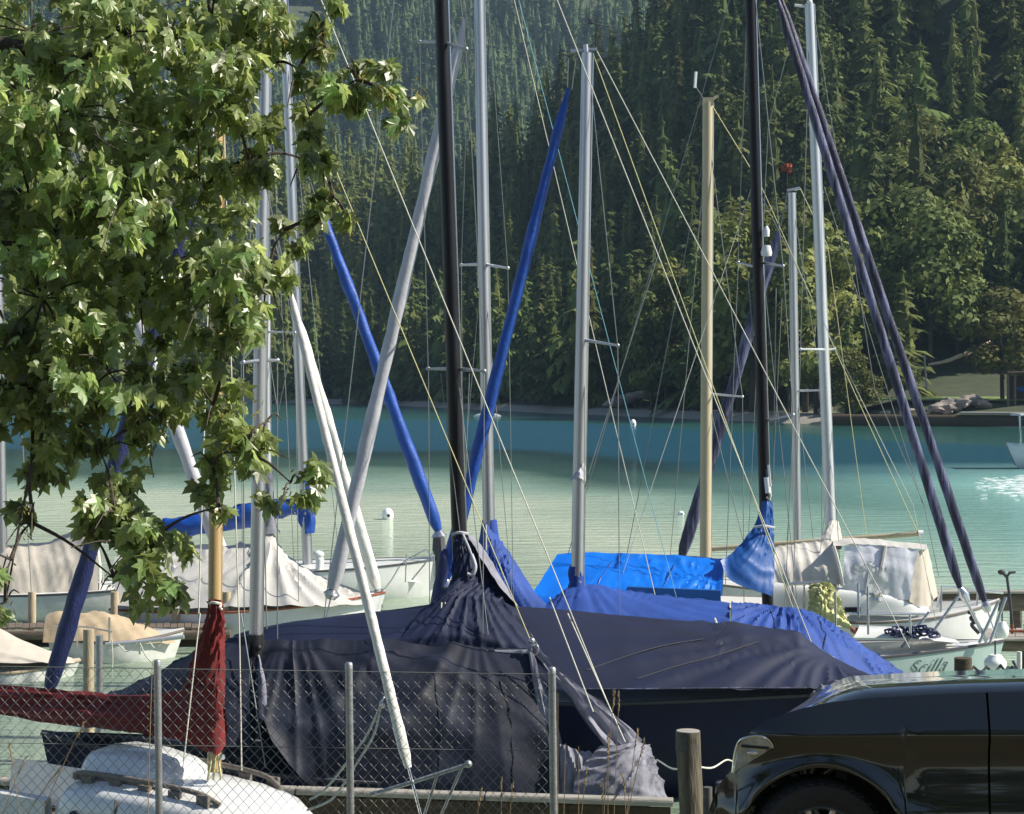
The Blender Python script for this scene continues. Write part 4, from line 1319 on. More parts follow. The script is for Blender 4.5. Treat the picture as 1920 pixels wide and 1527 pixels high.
# ------------------------------------------------------------------ navy covered boat with black mast
Y = 21.4
B = boat("navy_cover_sailboat", "big sailboat wrapped in a dark navy cover with a thick black mast", "sailboat", (455, Y), (1530, Y), 1.14, 1.12, 2.2, "hull_dark", "deck_grey", stripe="rope_dark", transom=.75)
R = B["root"]
mast(R, P(866, 1160, Y), P(806, -620, Y), .165, "black_mast", [(P(858, 692, Y), P(803, 692, Y + .35)), (P(858, 692, Y), P(908, 696, Y - .35)), (P(830, 78, Y), P(787, 79, Y + .35)), (P(832, 80, Y), P(874, 92, Y - .35))], taper=.85, sp_m="galvanised")
cv = patch([[P(1058, 1293, Y - 1.14), P(1250, 1293, Y - 1.16), P(1450, 1294, Y - 1.1), P(1548, 1290, Y - .95), P(1642, 1272, Y - .6)],
            [P(1016, 1222, Y - .70), P(1250, 1232, Y - .72), P(1450, 1240, Y - .68), P(1546, 1258, Y - .62), P(1638, 1270, Y - .4)],
            [P(968, 1138, Y - .1), P(1150, 1154, Y - .1), P(1350, 1168, Y - .1), P(1478, 1182, Y - .1), P(1498, 1186, Y - .1), P(1520, 1204, Y - .1), P(1560, 1232, Y - .1), P(1632, 1268, Y - .1)],
            [P(968, 1180, Y + 1), P(1250, 1200, Y + 1), P(1480, 1215, Y + 1), P(1632, 1272, Y + .3)]], 110, 44,
           [('rad', .88, .44, 7, .10), ('dir', 12, 3, .008)], 71, lin=True)
obj("boom_cover", cv, "navy_cloth", R)
seam("seam", cv, 110, 44, [(.10, .12), (.62, .46)], "rope_dark", R, .006)
seam("seam", cv, 110, 44, [(.24, .06), (.78, .42)], "rope_dark", R, .006)
seam("hem_cord", cv, 110, 44, [(.02, .01), (.97, .01)], "jib_navy", R, .010)
# middle piece, falling from the mast
cv = patch([[P(690, 1295, Y - 1.12), P(800, 1296, Y - 1.14), P(900, 1296, Y - 1.14), P(1062, 1293, Y - 1.13)],
            [P(745, 1205, Y - .95), P(830, 1190, Y - 1.0), P(920, 1200, Y - 1.02), P(1018, 1226, Y - 1.03)],
            [P(800, 1142, Y - .5), P(840, 1125, Y - .55), P(890, 1120, Y - .55), P(972, 1144, Y - .44)],
            [P(845, 1100, Y - .28), P(858, 1085, Y - .3), P(895, 1090, Y - .3), P(970, 1138, Y - .2)],
            [P(852, 1010, Y - .12), P(860, 1004, Y - .15), P(878, 1010, Y - .14), P(900, 1050, Y - .05)]], 70, 60,
           [('rad', .45, 1.0, 5, .12), ('rad', .3, .55, 4, .05)], 72, lin=True)
obj("mast_cover", cv, "navy_cloth", R)
cv = patch([[P(972, 1142, Y - .30), P(972, 1140, Y - .1), P(972, 1142, Y + .1)], [P(925, 1085, Y - .32), P(935, 1075, Y - .1), P(930, 1085, Y + .15)],
            [P(892, 1030, Y - .2), P(900, 1022, Y - .05), P(895, 1030, Y + .12)], [P(872, 1000, Y - .1), P(876, 998, Y), P(874, 1000, Y + .08)]], 20, 40, [('dir', 90, 5, .02)], 73)
obj("mast_cover", cv, "grey_cloth", R)
cv = patch([[P(850, 1130, Y - .3), P(870, 1126, Y - .34), P(900, 1122, Y - .33)], [P(850, 1070, Y - .22), P(868, 1066, Y - .26), P(898, 1075, Y - .24)], [P(853, 1006, Y - .14), P(864, 1002, Y - .16), P(878, 1004, Y - .13)]], 20, 24, [('dir', 0, 5, .03)], 74)
obj("mast_skirt", cv, "black_cloth", R)
obj("lashing", MB().tube(crom([P(848, 1003, Y - .1), P(862, 999, Y - .17), P(878, 1002, Y - .13)], 8), .018, 6).tube(crom([P(868, 1002, Y - .17), P(884, 1040, Y - .3), P(890, 1068, Y - .33), P(884, 1074, Y - .34)], 10), .012, 6), "jib_grey", R)
obj("rope_hook", MB().tube(crom([P(884, 1040, Y - .3), P(891, 1062, Y - .34), P(886, 1078, Y - .35), P(876, 1076, Y - .35)], 14), .022, 8), "jib_grey", R)
# left piece over the foredeck
cv = patch([[P(400, 1292, Y - .5), P(520, 1296, Y - 1.0), P(640, 1296, Y - 1.12), P(705, 1296, Y - 1.13)],
            [P(420, 1225, Y - .3), P(520, 1218, Y - .75), P(640, 1212, Y - .9), P(750, 1206, Y - .95)],
            [P(440, 1192, Y - .1), P(540, 1168, Y - .2), P(680, 1152, Y - .25), P(808, 1136, Y - .35)],
            [P(440, 1190, Y + .1), P(540, 1166, Y + .1), P(680, 1150, Y + .1), P(808, 1132, Y + .1)],
            [P(440, 1215, Y + .5), P(540, 1200, Y + .9), P(680, 1190, Y + 1), P(808, 1180, Y + 1)]], 70, 36,
           [('dir', -35, 4, .025)], 75, lin=True)
obj("foredeck_cover", cv, "navy_cloth", R)
# crumpled end of the cover by the car
cv = patch([[P(1518, 1305, Y - 1.0), P(1560, 1312, Y - 1.0), P(1610, 1318, Y - .8)], [P(1530, 1292, Y - 1.02), P(1575, 1288, Y - 1.05), P(1620, 1290, Y - .8)], [P(1555, 1284, Y - .9), P(1590, 1272, Y - .95), P(1640, 1270, Y - .6)]], 30, 20, [('rad', .6, 1, 9, .12), ('dir', 40, 6, .05)], 76)
obj("cover_end", cv, "grey_cloth", R)
stay(R, P(807, -600, Y), P(1525, 1215, Y), "rope_white", .0065, "backstay")
stay(R, P(807, -600, Y), P(600, 1225, Y), "rope_white", .006, "forestay")
for a, b_ in ((P(803, 692, Y + .35), P(806, 1200, Y + .9)), (P(803, 692, Y + .35), P(787, 79, Y + .35)), (P(787, 79, Y + .35), P(806, -500, Y)), (P(908, 696, Y - .35), P(905, 1190, Y - 1)),
              (P(908, 696, Y - .35), P(874, 92, Y - .35)), (P(874, 92, Y - .35), P(808, -500, Y)), (P(826, 700, Y - .05), P(862, 995, Y - .12)), (P(880, 700, Y - .1), P(871, 930, Y - .12)), (P(858, 700, Y), P(915, 1190, Y - 1))):
    stay(R, a, b_, "wire", .0055, "shroud")
for k in range(3):
    stay(R, P(828 + 7 * k, 1130, Y - .6), P(826 + 8 * k, 1205, Y - .95), "rope_white", .007, "lashing")

o = obj("rag_bundle", MB().add(*(lambda q: (q.v, q.f))(patch([[P(1600, 1296, Y - 1.3), P(1630, 1300, Y - 1.35), P(1662, 1294, Y - 1.3)], [P(1606, 1282, Y - 1.3), P(1632, 1276, Y - 1.4), P(1660, 1282, Y - 1.3)], [P(1612, 1276, Y - 1.1), P(1632, 1268, Y - 1.1), P(1656, 1276, Y - 1.1)]], 20, 16, [('rad', .5, 1, 8, .06)], 78))), "orange_cloth")
tag(o, "pale orange cloth bundle lying at the end of the navy boat cover", "cloth")

# ------------------------------------------------------------------ boat under the black tent by the jetty
Y = 19.2
B = boat("black_tent_sailboat", "sailboat beside the jetty under a black boom tent with a sandy grey mast", "sailboat", (78, Y), (1215, Y), .95, .6, 1.7, "hull_dark", "black_cloth", stripe="rope_dark")
R = B["root"]
mast(R, P(479, 1230, Y), P(503, -330, Y), .135, "alu_mast", [(P(489, 676, Y), P(456, 680, Y - .4)), (P(489, 676, Y), P(520, 676, Y + .4))], taper=.9)
obj("mast_step", MB().tube([P(480, 1236, Y - .05), P(480, 1190, Y - .05)], .085, 10).ball(P(485, 1215, Y - .14), .03, 8), "trim_black", R)
obj("boom", MB().tube([P(487, 1226, Y), P(992, 1224, Y)], .035, 10), "galvanised", R)
cv = patch([[P(500, 1395, Y - .82), P(600, 1482, Y - .85), P(760, 1494, Y - .86), P(900, 1496, Y - .86), P(1042, 1496, Y - .8)],
            [P(488, 1330, Y - .62), P(600, 1370, Y - .72), P(760, 1370, Y - .74), P(900, 1372, Y - .72), P(1024, 1380, Y - .62)],
            [P(484, 1262, Y - .22), P(600, 1262, Y - .3), P(760, 1262, Y - .32), P(900, 1264, Y - .3), P(1002, 1270, Y - .22)],
            [P(480, 1228, Y - .07), P(600, 1226, Y - .085), P(760, 1226, Y - .085), P(900, 1226, Y - .085), P(993, 1226, Y - .06)],
            [P(480, 1212, Y), P(600, 1210, Y), P(760, 1211, Y), P(900, 1211, Y), P(992, 1211, Y)],
            [P(484, 1262, Y + .22), P(600, 1262, Y + .32), P(760, 1262, Y + .34), P(900, 1262, Y + .32), P(1002, 1270, Y + .22)],
            [P(490, 1400, Y + .75), P(600, 1420, Y + .8), P(760, 1430, Y + .8), P(900, 1430, Y + .8), P(1030, 1430, Y + .7)]], 110, 66,
           [('dir', -50, 3.4, .085), ('dir', 48, 2.8, .075), ('rad', .14, .62, 5, .08), ('rad', .82, .6, 4, .05)], 81, lin=True)
obj("boom_tent", cv, "black_cloth", R)
for u in (.30, .62, .86):
    seam("seam", cv, 110, 66, [(u, .02), (u + .02, .22), (u + .01, .44)], "black_cloth", R, .005)
# front flaps: the pale folded flap at the mast and the fold from the mast down to the left
obj("tent_flap", patch([[P(486, 1345, Y - .66), P(492, 1350, Y - .7), P(500, 1348, Y - .7)], [P(484, 1280, Y - .36), P(492, 1282, Y - .42), P(499, 1285, Y - .42)], [P(482, 1226, Y - .1), P(484, 1226, Y - .12), P(486, 1226, Y - .1)]], 8, 20), "grey_cloth", R)
obj("tent_flap", patch([[P(410, 1400, Y - .6), P(440, 1420, Y - .7), P(478, 1430, Y - .6)], [P(432, 1310, Y - .4), P(452, 1320, Y - .46), P(480, 1310, Y - .4)], [P(470, 1222, Y - .08), P(474, 1222, Y - .1), P(478, 1222, Y - .08)]], 24, 24, [('rad', .5, 1, 14, .07)], 82), "black_cloth", R)
# left part over the foredeck
obj("foredeck_cover", patch([[P(120, 1362, Y - .4), P(250, 1372, Y - .62), P(400, 1400, Y - .75), P(470, 1400, Y - .75)],
                             [P(140, 1330, Y - .2), P(250, 1300, Y - .35), P(380, 1250, Y - .4), P(466, 1232, Y - .3)],
                             [P(150, 1320, Y), P(250, 1282, Y), P(380, 1215, Y), P(470, 1190, Y)],
                             [P(150, 1345, Y + .4), P(250, 1330, Y + .6), P(400, 1290, Y + .75), P(470, 1280, Y + .75)]], 50, 26, [('dir', -30, 6, .03)], 83, lin=True), "black_cloth", R)
# grey hood at the stern end
obj("stern_cover", patch([[P(1034, 1480, Y - .8), P(1050, 1492, Y - .85), P(1062, 1480, Y - .85)], [P(1020, 1390, Y - .62), P(1034, 1392, Y - .7), P(1050, 1385, Y - .66)], [P(1000, 1290, Y - .3), P(1010, 1290, Y - .36), P(1022, 1288, Y - .3)], [P(990, 1216, Y - .05), P(993, 1214, Y - .07), P(998, 1218, Y - .05)]], 14, 40, [('dir', 5, 7, .04)], 84), "grey_cloth", R)
obj("stern_cover", patch([[P(1130, 1400, Y - .85), P(1170, 1400, Y - .8), P(1200, 1395, Y - .6)], [P(1078, 1328, Y - .62), P(1100, 1330, Y - .6), P(1128, 1322, Y - .4)], [P(1032, 1262, Y - .3), P(1042, 1262, Y - .28), P(1056, 1264, Y - .2)], [P(994, 1216, Y - .04), P(998, 1213, Y - .02), P(1002, 1218, Y)]], 20, 40, [('dir', 0, 7, .07), ('dir', 12, 9, .03)], 85), "grey_cloth", R)
obj("stern_cover", patch([[P(1075, 1508, Y - 1.0), P(1150, 1512, Y - 1.05), P(1200, 1510, Y - 1.0), P(1252, 1500, Y - .7)], [P(1082, 1452, Y - .92), P(1150, 1455, Y - 1.0), P(1200, 1450, Y - .95), P(1238, 1452, Y - .65)], [P(1125, 1398, Y - .85), P(1160, 1398, Y - .85), P(1190, 1392, Y - .7), P(1215, 1400, Y - .5)]], 44, 34,
                         [('rad', .75, .95, 6, .12), ('dir', 60, 4, .04), ('dir', -20, 3, .03)], 86), "grey_cloth", R)
obj("stern_cover", patch([[P(1048, 1486, Y - .86), P(1070, 1490, Y - .9), P(1110, 1488, Y - .9)], [P(1050, 1440, Y - .82), P(1075, 1436, Y - .9), P(1112, 1420, Y - .86)], [P(1050, 1395, Y - .76), P(1078, 1404, Y - .8), P(1095, 1412, Y - .8)]], 24, 20, [('dir', 10, 5, .05)], 87), "grey_cloth", R)
furled(R, P(440, 110, Y), P(92, 1295, Y), .07, .092, "jib_dark", n=80, tail=P(84, 1352, Y), drum=False)
stay(R, P(440, 110, Y), P(496, -60, Y), "wire", .006, "forestay")
stay(R, P(497, 0, Y), P(996, 1205, Y - .05), "rope_yellow", .0055, "topping_lift")
stay(R, P(500, -250, Y), P(1205, 1480, Y - .35), "rope_white", .0065, "backstay")
stay(R, P(1030, 1120, Y - .25), P(1112, 1335, Y - .75), "rope_white", .007, "lashing")
stay(R, P(1064, 1150, Y - .25), P(1172, 1392, Y - .8), "rope_white", .007, "lashing")
obj("boom_end", MB().ball(P(997, 1202, Y - .06), .035, 8).tube(crom([P(997, 1210, Y - .08), P(1008, 1212, Y - .1), P(1006, 1228, Y - .1), P(994, 1224, Y - .1)], 12), .012, 6), "alu_mast", R)
for a, b_ in ((P(456, 680, Y - .4), P(458, 1180, Y - .7)), (P(456, 680, Y - .4), P(497, -60, Y)), (P(520, 676, Y + .4), P(520, 1200, Y + .7)), (P(490, 690, Y), P(500, 1180, Y + .2)), (P(452, 1150, Y - .3), P(498, 1440, Y - .8)), (P(449, 1200, Y - .3), P(454, 1440, Y - .8))):
    stay(R, a, b_, "wire", .0065, "shroud")

# ------------------------------------------------------------------ wooden-mast boat with white cabin, nearest on the left
B = boat("red_cover_sailboat", "white cabin sailboat with varnished mast and dark red sail cover behind the fence", "sailboat", (800, 14.2), (-55, 16.9), .80, .62, 1.7, "gelcoat", "gelcoat", stripe="teak")
R = B["root"]
Wb, Ws = W(800, 14.2, 0), W(-55, 16.9, 0)
near_dir = B["sd"] * B["near"]


def wp(t, q, z):
    p = Ws.lerp(Wb, t) + near_dir * q
    p.z = z
    return p


cab = MB()
rows = []
ts = [.318, .328, .35, .42, .52, .62, .68, .72, .745]
ht = [.95, 1.10, 1.20, 1.22, 1.215, 1.19, 1.14, 1.05, .86]
wd = [.50, .53, .56, .58, .57, .53, .48, .42, .34]
for t, z, w in zip(ts, ht, wd):
    rows.append([wp(t, w + .06, .70), wp(t, w + .02, z - .16), wp(t, w, z - .05), wp(t, w - .05, z), wp(t, w * .6, z + .055), wp(t, 0, z + .08), wp(t, -w * .6, z + .055), wp(t, -w + .05, z), wp(t, -w, z - .05), wp(t, -w - .06, .70)])
cab.grid(rows)
cab.add([rows[0][k] for k in range(10)], [tuple(range(9, -1, -1))])
cab.add([rows[-1][k] for k in range(10)], [tuple(range(10))])
o = obj("cabin", cab, "gelcoat", R)
for (t0, t1) in ((.375, .455), (.53, .60)):
    m = MB()
    pts = []
    for k in range(16):
        a = 2 * pi * k / 16
        ca, sa = cos(a), sin(a)
        e = lambda c: math.copysign(abs(c) ** .5, c)
        pts.append(wp((t0 + t1) / 2 + (t1 - t0) / 2 * e(ca), .615 - 0.03 * e(sa), 1.005 + .045 * e(sa)))
    m.add(pts, [tuple(range(16))])
    m.tube(pts + [pts[0]], .008, 5)
    obj("cabin_window", m, "dark_glass", o)
obj("cabin_joint", MB().tube([wp(.475, .61, .8), wp(.475, .60, 1.06), wp(.475, .585, 1.19)], .010, 5), "teak", o)
for side in (1, -1):
    m = MB()
    m.tube(crom([wp(.352, .42 * side, 1.26), wp(.365, .43 * side, 1.315), wp(.48, .43 * side, 1.325), wp(.61, .40 * side, 1.29), wp(.655, .36 * side, 1.21)], 24), .022, 8)
    for t in (.378, .44, .505, .57, .63):
        m.bar(wp(t - .012, .415 * side, 1.265 - .03 * (t > .5)), wp(t + .012, .415 * side, 1.265 - .03 * (t > .5)), .035, .10)
    obj("grab_rail", m, "teak", R)
hat = MB()
rows = []
for t, z in ((.338, 1.28), (.342, 1.40), (.355, 1.455), (.43, 1.445), (.49, 1.40), (.515, 1.34), (.52, 1.28)):
    rows.append([wp(t, .33, 1.22), wp(t, .31, max(1.24, z - .06)), wp(t, .26, z), wp(t, 0, z + .025), wp(t, -.26, z), wp(t, -.31, max(1.24, z - .06)), wp(t, -.33, 1.22)])
hat.grid(rows)
hat.add(rows[0], [tuple(range(6, -1, -1))])
hat.add(rows[-1], [tuple(range(7))])
obj("sliding_hatch", hat, "gelcoat", R)
obj("hatch_runner", MB().bar(wp(.335, .36, 1.265), wp(.53, .36, 1.255), .04, .05), "teak", R)
co = MB()
co.grid([[wp(t, .56, .7), wp(t, .54, 1.07), wp(t, .48, 1.09), wp(t, .44, .8)] for t in (.0, .1, .2, .305)])
co.grid([[wp(t, -.44, .8), wp(t, -.48, 1.09), wp(t, -.54, 1.07), wp(t, -.56, .7)] for t in (.0, .1, .2, .305)])
obj("cockpit_coaming", co, "gelcoat", R)
YM = 15.35
mb_, mt_ = wp(.575, 0, 1.22), P(409, -110, YM)
mb_ = P(401, 1446, YM)
mast(R, mb_, mt_, .105, "wood_mast", [], taper=.8)
hl = MB()
for k, (a, b_) in enumerate(((396, 392), (403, 401), (409, 413))):
    hl.tube(crom([P(a, 1412, YM - .09), P(a - 1 + k, 1430, YM - .11), P(b_, 1448, YM - .12), P(b_ - 3 + 2 * k, 1462, YM - .1)], 8), .010, 5)
obj("halyard_tail", hl, "rope_yellow", R)
obj("mast_winch", MB().tube([P(411, 1420, YM - .08), P(419, 1420, YM - .1)], .022, 8), "steel", R)
boomdir = (Ws - Wb).normalized()
bm0 = P(404, 1352, YM)
bm1 = bm0 + boomdir * 2.9
bm1.z -= .03
obj("boom", MB().tube([bm0, bm1], .04, 8), "wood_mast", R)


def bmp(s, q, z):
    p = bm0.lerp(bm1, s) + near_dir * q
    p.z += z
    return p


cov = patch([[bmp(.0, .07, -.27), bmp(.10, .12, -.17), bmp(.3, .12, -.16), bmp(.6, .11, -.15), bmp(1, .09, -.13)],
             [bmp(-.02, .10, -.15), bmp(.10, .16, -.08), bmp(.3, .16, -.08), bmp(.6, .15, -.07), bmp(1, .12, -.06)],
             [bmp(-.03, .09, .25), bmp(.06, .11, .16), bmp(.28, .08, .10), bmp(.6, .06, .08), bmp(1, .05, .06)],
             [bmp(-.02, .0, .30), bmp(.07, .02, .26), bmp(.28, .0, .15), bmp(.6, .0, .11), bmp(1, .0, .09)],
             [bmp(-.02, -.10, -.1), bmp(.1, -.14, -.08), bmp(.3, -.14, -.08), bmp(.6, -.14, -.07), bmp(1, -.11, -.06)],
             [bmp(.0, -.06, -.27), bmp(.10, -.1, -.17), bmp(.3, -.1, -.16), bmp(.6, -.1, -.15), bmp(1, -.08, -.13)]], 90, 36,
            [('dir', 84, 12, .03), ('dir', 10, 4, .02), ('rad', 0, .5, 9, .05)], 91)
obj("boom_cover", cov, "red_cloth", R)
cov = patch([[P(333, 1322, YM + .42), P(352, 1370, YM + .15), P(392, 1400, YM - .09), P(404, 1416, YM - .12), P(417, 1405, YM - .06), P(419, 1380, YM + .08)],
             [P(350, 1270, YM + .3), P(362, 1300, YM + .12), P(390, 1310, YM - .08), P(404, 1312, YM - .12), P(417, 1310, YM - .06), P(418, 1300, YM + .08)],
             [P(376, 1205, YM + .14), P(382, 1215, YM + .02), P(394, 1215, YM - .08), P(404, 1215, YM - .1), P(416, 1213, YM - .05), P(416, 1210, YM + .06)],
             [P(389, 1165, YM + .07), P(392, 1165, YM), P(397, 1165, YM - .07), P(404, 1165, YM - .09), P(415, 1165, YM - .05), P(415, 1160, YM + .05)],
             [P(392, 1128, YM + .05), P(394, 1126, YM), P(398, 1124, YM - .06), P(404, 1124, YM - .08), P(413, 1126, YM - .04), P(413, 1128, YM + .04)]], 48, 60,
            [('dir', -18, 8, .045), ('rad', .6, 1.1, 16, .05)], 92)
obj("mast_cover", cov, "red_cloth", R)
lashing(R, crom([P(391, 1132, YM - .02), P(398, 1130, YM - .09), P(407, 1131, YM - .1), P(414, 1133, YM - .05), P(412, 1140, YM - .09), P(416, 1143, YM - .07)], 16), .011)
furled(R, P(541, 535, YM - .4), P(766, 1440, YM - 1.05), .030, .043, "jib_white", n=110, tail=P(797, 1560, YM - 1.15), drum=False, swirl=.2)
stay(R, P(541, 535, YM - .4), P(410, -40, YM), "wire", .006, "forestay")
obj("sail_shackle", MB().ball(P(717, 1323, YM - .95), .022, 8).tube(crom([P(720, 1308, YM - .9), P(714, 1318, YM - .95), P(712, 1326, YM - .95)], 8), .009, 6), "steel", R)
for pts in ([(712, 1326), (690, 1375), (662, 1415), (610, 1480), (580, 1500)], [(713, 1328), (700, 1380), (662, 1442)], [(648, 1466), (620, 1500), (575, 1520)]):
    obj("jib_sheet", MB().tube(crom([P(x, y, YM - .95) for x, y in pts], 16), .009, 6), "rope_white", R)
bp_ = MB()
bp_.tube([P(696, 1490, YM - 1.0), P(770, 1468, YM - 1.05), P(876, 1434, YM - 1.1)], .016, 8)
bp_.ball(P(878, 1433, YM - 1.1), .03, 8)
bp_.tube([P(820, 1454, YM - 1.08), P(795, 1530, YM - 1.05)], .011, 6)
bp_.tube([P(866, 1440, YM - 1.1), P(822, 1540, YM - 1.05)], .011, 6)
obj("bow_pulpit", bp_, "galvanised", R)
for a, b_ in ((P(375, 1150, YM - .3), P(343, 1440, YM - .5)), (P(409, -60, YM), P(372, 1160, YM - .3)), (P(411, -60, YM), P(449, 1200, YM + .3)), (P(449, 1200, YM + .3), P(453, 1445, YM + .3))):
    stay(R, a, b_, "rope_white", .006, "shroud")

# ------------------------------------------------------------------ jetty, posts and piles
jt = thing("wooden_jetty", "weathered wooden jetty edge with dark boards below it in front of the black tent", "jetty", W(500, 18.0, 0))


def jy(px):
    return 18.35 - (px + 150) / 1400 * 0.8


for k in range(4):
    a, b_ = -150 + 354 * k, -150 + 354 * (k + 1) - 4
    pa, pb = P(a, 1460 + (a + 150) / 1400 * 44, jy(a)), P(b_, 1460 + (b_ + 150) / 1400 * 44, jy(b_))
    obj("edge_beam", MB().bar(pa, pb, .12, .065), "jetty_wood", jt)
for k in range(22):
    a = -160 + 64.5 * k
    pa, pb = W(a, jy(a) + .02, 0), W(a + 63, jy(a + 63) + .02, 0)
    z1 = P(a, 1460 + (a + 150) / 1400 * 44, jy(a)).z - .05
    for q in range(2):
        h = .19
        m = MB()
        z0 = z1 - (q + 1) * h
        off = Vector((0, .012 * ((k * 7 + q * 3) % 3), 0))
        m.bar(pa + off + Vector((0, 0, z0 + h / 2)), pb + off + Vector((0, 0, z0 + h / 2)), .035, h - .008)
        obj("board", m, "jetty_dark", jt, smooth=False)
for k in range(7):
    a = -130 + 215 * k
    c = W(a, jy(a) + .16, 0)
    obj("pile", MB().tube([c + Vector((0, 0, -1.2)), c + Vector((0, 0, .5))], .08, 10), "pile_wood", jt)


def pile(name, px, ytop, Y, dia, m, label, cat, top_m=None, tilt=0, group=None):
    top = P(px, ytop, Y)
    t = thing(name, label, cat, (top.x, top.y, -1.2), group)
    base = Vector((top.x + tilt, top.y, -1.2))
    n = 14
    pts = [base.lerp(top, i / n) for i in range(n + 1)]
    o = MB().tube(pts, [dia / 2 * (1.06 - .08 * i / n) * (1 + .03 * noise.noise(Vector((i * .7, px, 0)))) for i in range(n + 1)], 18, rough=.10)
    obj("shaft", o, m, t)
    if top_m:
        obj("top_band", MB().tube([top.lerp(base, .001) + Vector((0, 0, -.135)), top + Vector((0, 0, .004))], [dia / 2 * 1.02, dia / 2 * 1.0], 18), top_m, t)
        obj("end_grain", MB().lathe(top, [(0.0, .012), (dia * .3, .012), (dia * .47, .008), (dia * .485, .0)], 18), "jetty_wood", t)
    return t


pile("mooring_pile", 1290, 1372, 14.4, .185, "pile_wood", "round weathered mooring pile with dark banded top in front of the navy hull", "mooring pile", "pile_top", tilt=.12)
pile("dock_post", 166, 1180, 22.6, .13, "post_tan", "tan timber dock post left of the dark red sail cover", "post")
pile("steel_dock_post", 186, 1192, 22.4, .085, "galvanised", "slim grey steel dock post beside the tan timber post", "post")
pile("short_stake", 1327, 1476, 14.2, .07, "pile_top", "short blackened stake beside the weathered mooring pile", "post")
pile("dark_dock_pile", 1806, 1234, 26.0, .25, "jetty_dark", "thick dark dock pile standing before the hull with script lettering", "mooring pile")
pile("slim_white_post", 1911, 1222, 26.5, .07, "gelcoat_old", "slim pale post at the end of the right-hand landing stage", "post")

# landing stage on the right
ls = thing("landing_stage", "brown timber landing stage behind the bows on the right", "jetty", W(1850, 31.5, 0))
for (a, b_, ya, yb, Y, h, m) in ((1752, 2060, 1130, 1128, 33.2, .30, "brown_timber"), (1752, 2060, 1111, 1109, 33.1, .05, "jetty_wood"), (1848, 2060, 1210, 1212, 28.6, .17, "brown_timber"), (1846, 2060, 1198, 1200, 28.5, .045, "jetty_wood")):
    obj("beam", MB().bar(P(a, ya, Y), P(b_, yb, Y), .16, h), m, ls)
for px, y0, Y in ((1800, 1132, 33.4), (1905, 1132, 33.4), (1990, 1132, 33.4), (1930, 1214, 28.8), (2030, 1214, 28.8)):
    c = P(px, y0, Y)
    obj("pile", MB().tube([Vector((c.x, c.y, -1)), c], .11, 10), "brown_timber", ls)
for k in range(10):
    a = 1850 + 21 * k
    obj("plank", MB().bar(P(a, 1196, 28.55), P(a + 1, 1180, 30.1), .155, .035), "jetty_wood", ls, smooth=False)
t = thing("rust_red_crate", "rust red crate of gear standing on the landing stage at the right edge", "crate", P(1895, 1200, 29.3))
c = MB()
for q in (1183, 1192, 1199):
    obj("slat", MB().bar(P(1872, q, 29.0), P(1924, q + 1, 29.0), .03, .045), "rust_red", t)
for x in (1874, 1898, 1922):
    obj("corner_post", MB().bar(P(x, 1202, 29.05), P(x, 1170, 29.05), .04, .04, up=(0, 1, 0)), "rust_red", t)
obj("base_board", MB().bar(P(1872, 1200, 29.3), P(1924, 1201, 29.3), .5, .04), "brown_timber", t)


def fender(px, y0, y1, Y, r, label, lying=False):
    t = thing("fender", label, "fender", P(px, y1, Y), "white fenders at the right landing stage")
    top, bot = P(px, y0, Y), P(px, y1, Y)
    n = 8
    obj("body", MB().tube([top.lerp(bot, i / n) for i in range(n + 1)], [r * sin(pi * min(.97, max(.08, i / n))) ** .45 for i in range(n + 1)], 14), "buoy_white", t)
    obj("eye_rope", MB().tube([top + Vector((0, 0, .2)), top], .012, 6), "rope_dark", t)


fender(1879, 1166, 1200, 28.2, .10, "white fender hanging upright at the corner of the red crate")
fender(1866, 1228, 1262, 26.9, .16, "fat pale fender just above the dark car, right of the dark pile")
o = obj("outboard_tiller", MB().tube([P(1898, 1170, 28.9), P(1893, 1120, 28.9), P(1888, 1082, 28.9)], .022, 6).tube([P(1877, 1072, 28.9), P(1888, 1082, 28.9), P(1893, 1074, 28.9), P(1904, 1073, 28.9)], [.02, .03, .025, .018], 6).ball(P(1878, 1073, 28.9), .05, 8, (1.2, .8, .8)), "rope_dark")
tag(o, "black T-shaped pole rising above the landing stage at the right edge", "pole")  # T-shaped steering handle, taken for an outboard tiller
m = MB()
for k in range(5):
    m.tube([P(1803 + 24 * k, 1245 + 8 * sin(k), 26.4), P(1815 + 24 * k, 1262, 26.35), P(1827 + 24 * k, 1250, 26.4)], .02, 6)
tag(obj("mooring_line", m, "rope_dark"), "dark slack mooring line at the foot of the fat pale fender", "rope")
tag(obj("mooring_line", MB().tube(crom([P(1232, 1425, 14.5 + 3.2), P(1262, 1442, 16), P(1290, 1436, 14.5)], 20), .008, 6).tube(crom([P(1300, 1436, 14.5), P(1335, 1440, 16), P(1364, 1425, 19), P(1385, 1436, 20)], 20), .008, 6), "rope_white"), "pale mooring rope wound from the weathered pile to the navy hull", "rope")

# ------------------------------------------------------------------ things on the lake
def buoy(px, ywl, r, label, tall=1.0):
    Y = CH * F / (ywl - HZ)
    c = W(px, Y, r * tall * .55)
    t = thing("mooring_buoy", label, "buoy", (c.x, c.y, 0))
    obj("float", MB().ball(c, r, 16, (1, 1, tall)), "buoy_white", t)
    obj("base_ring", MB().lathe((c.x, c.y, .05), [(r * .6, -.2), (r * .75, -.05), (r * .85, .02)], 14), "buoy_white", t)
    obj("eye_bolt", MB().ball(c + Vector((r * .2, -r * .93, 0)), r * .28, 8), "trim_black", t)


buoy(727, 974, .19, "white mooring buoy with a dark eye, alone on the open water", 1.25)
buoy(1187, 800, .30, "tiny far white buoy off the forest shore, left of the tan mast", 1.5)
buoy(1277, 966, .11, "small pale float on the bright water just left of the tan mast", .8)

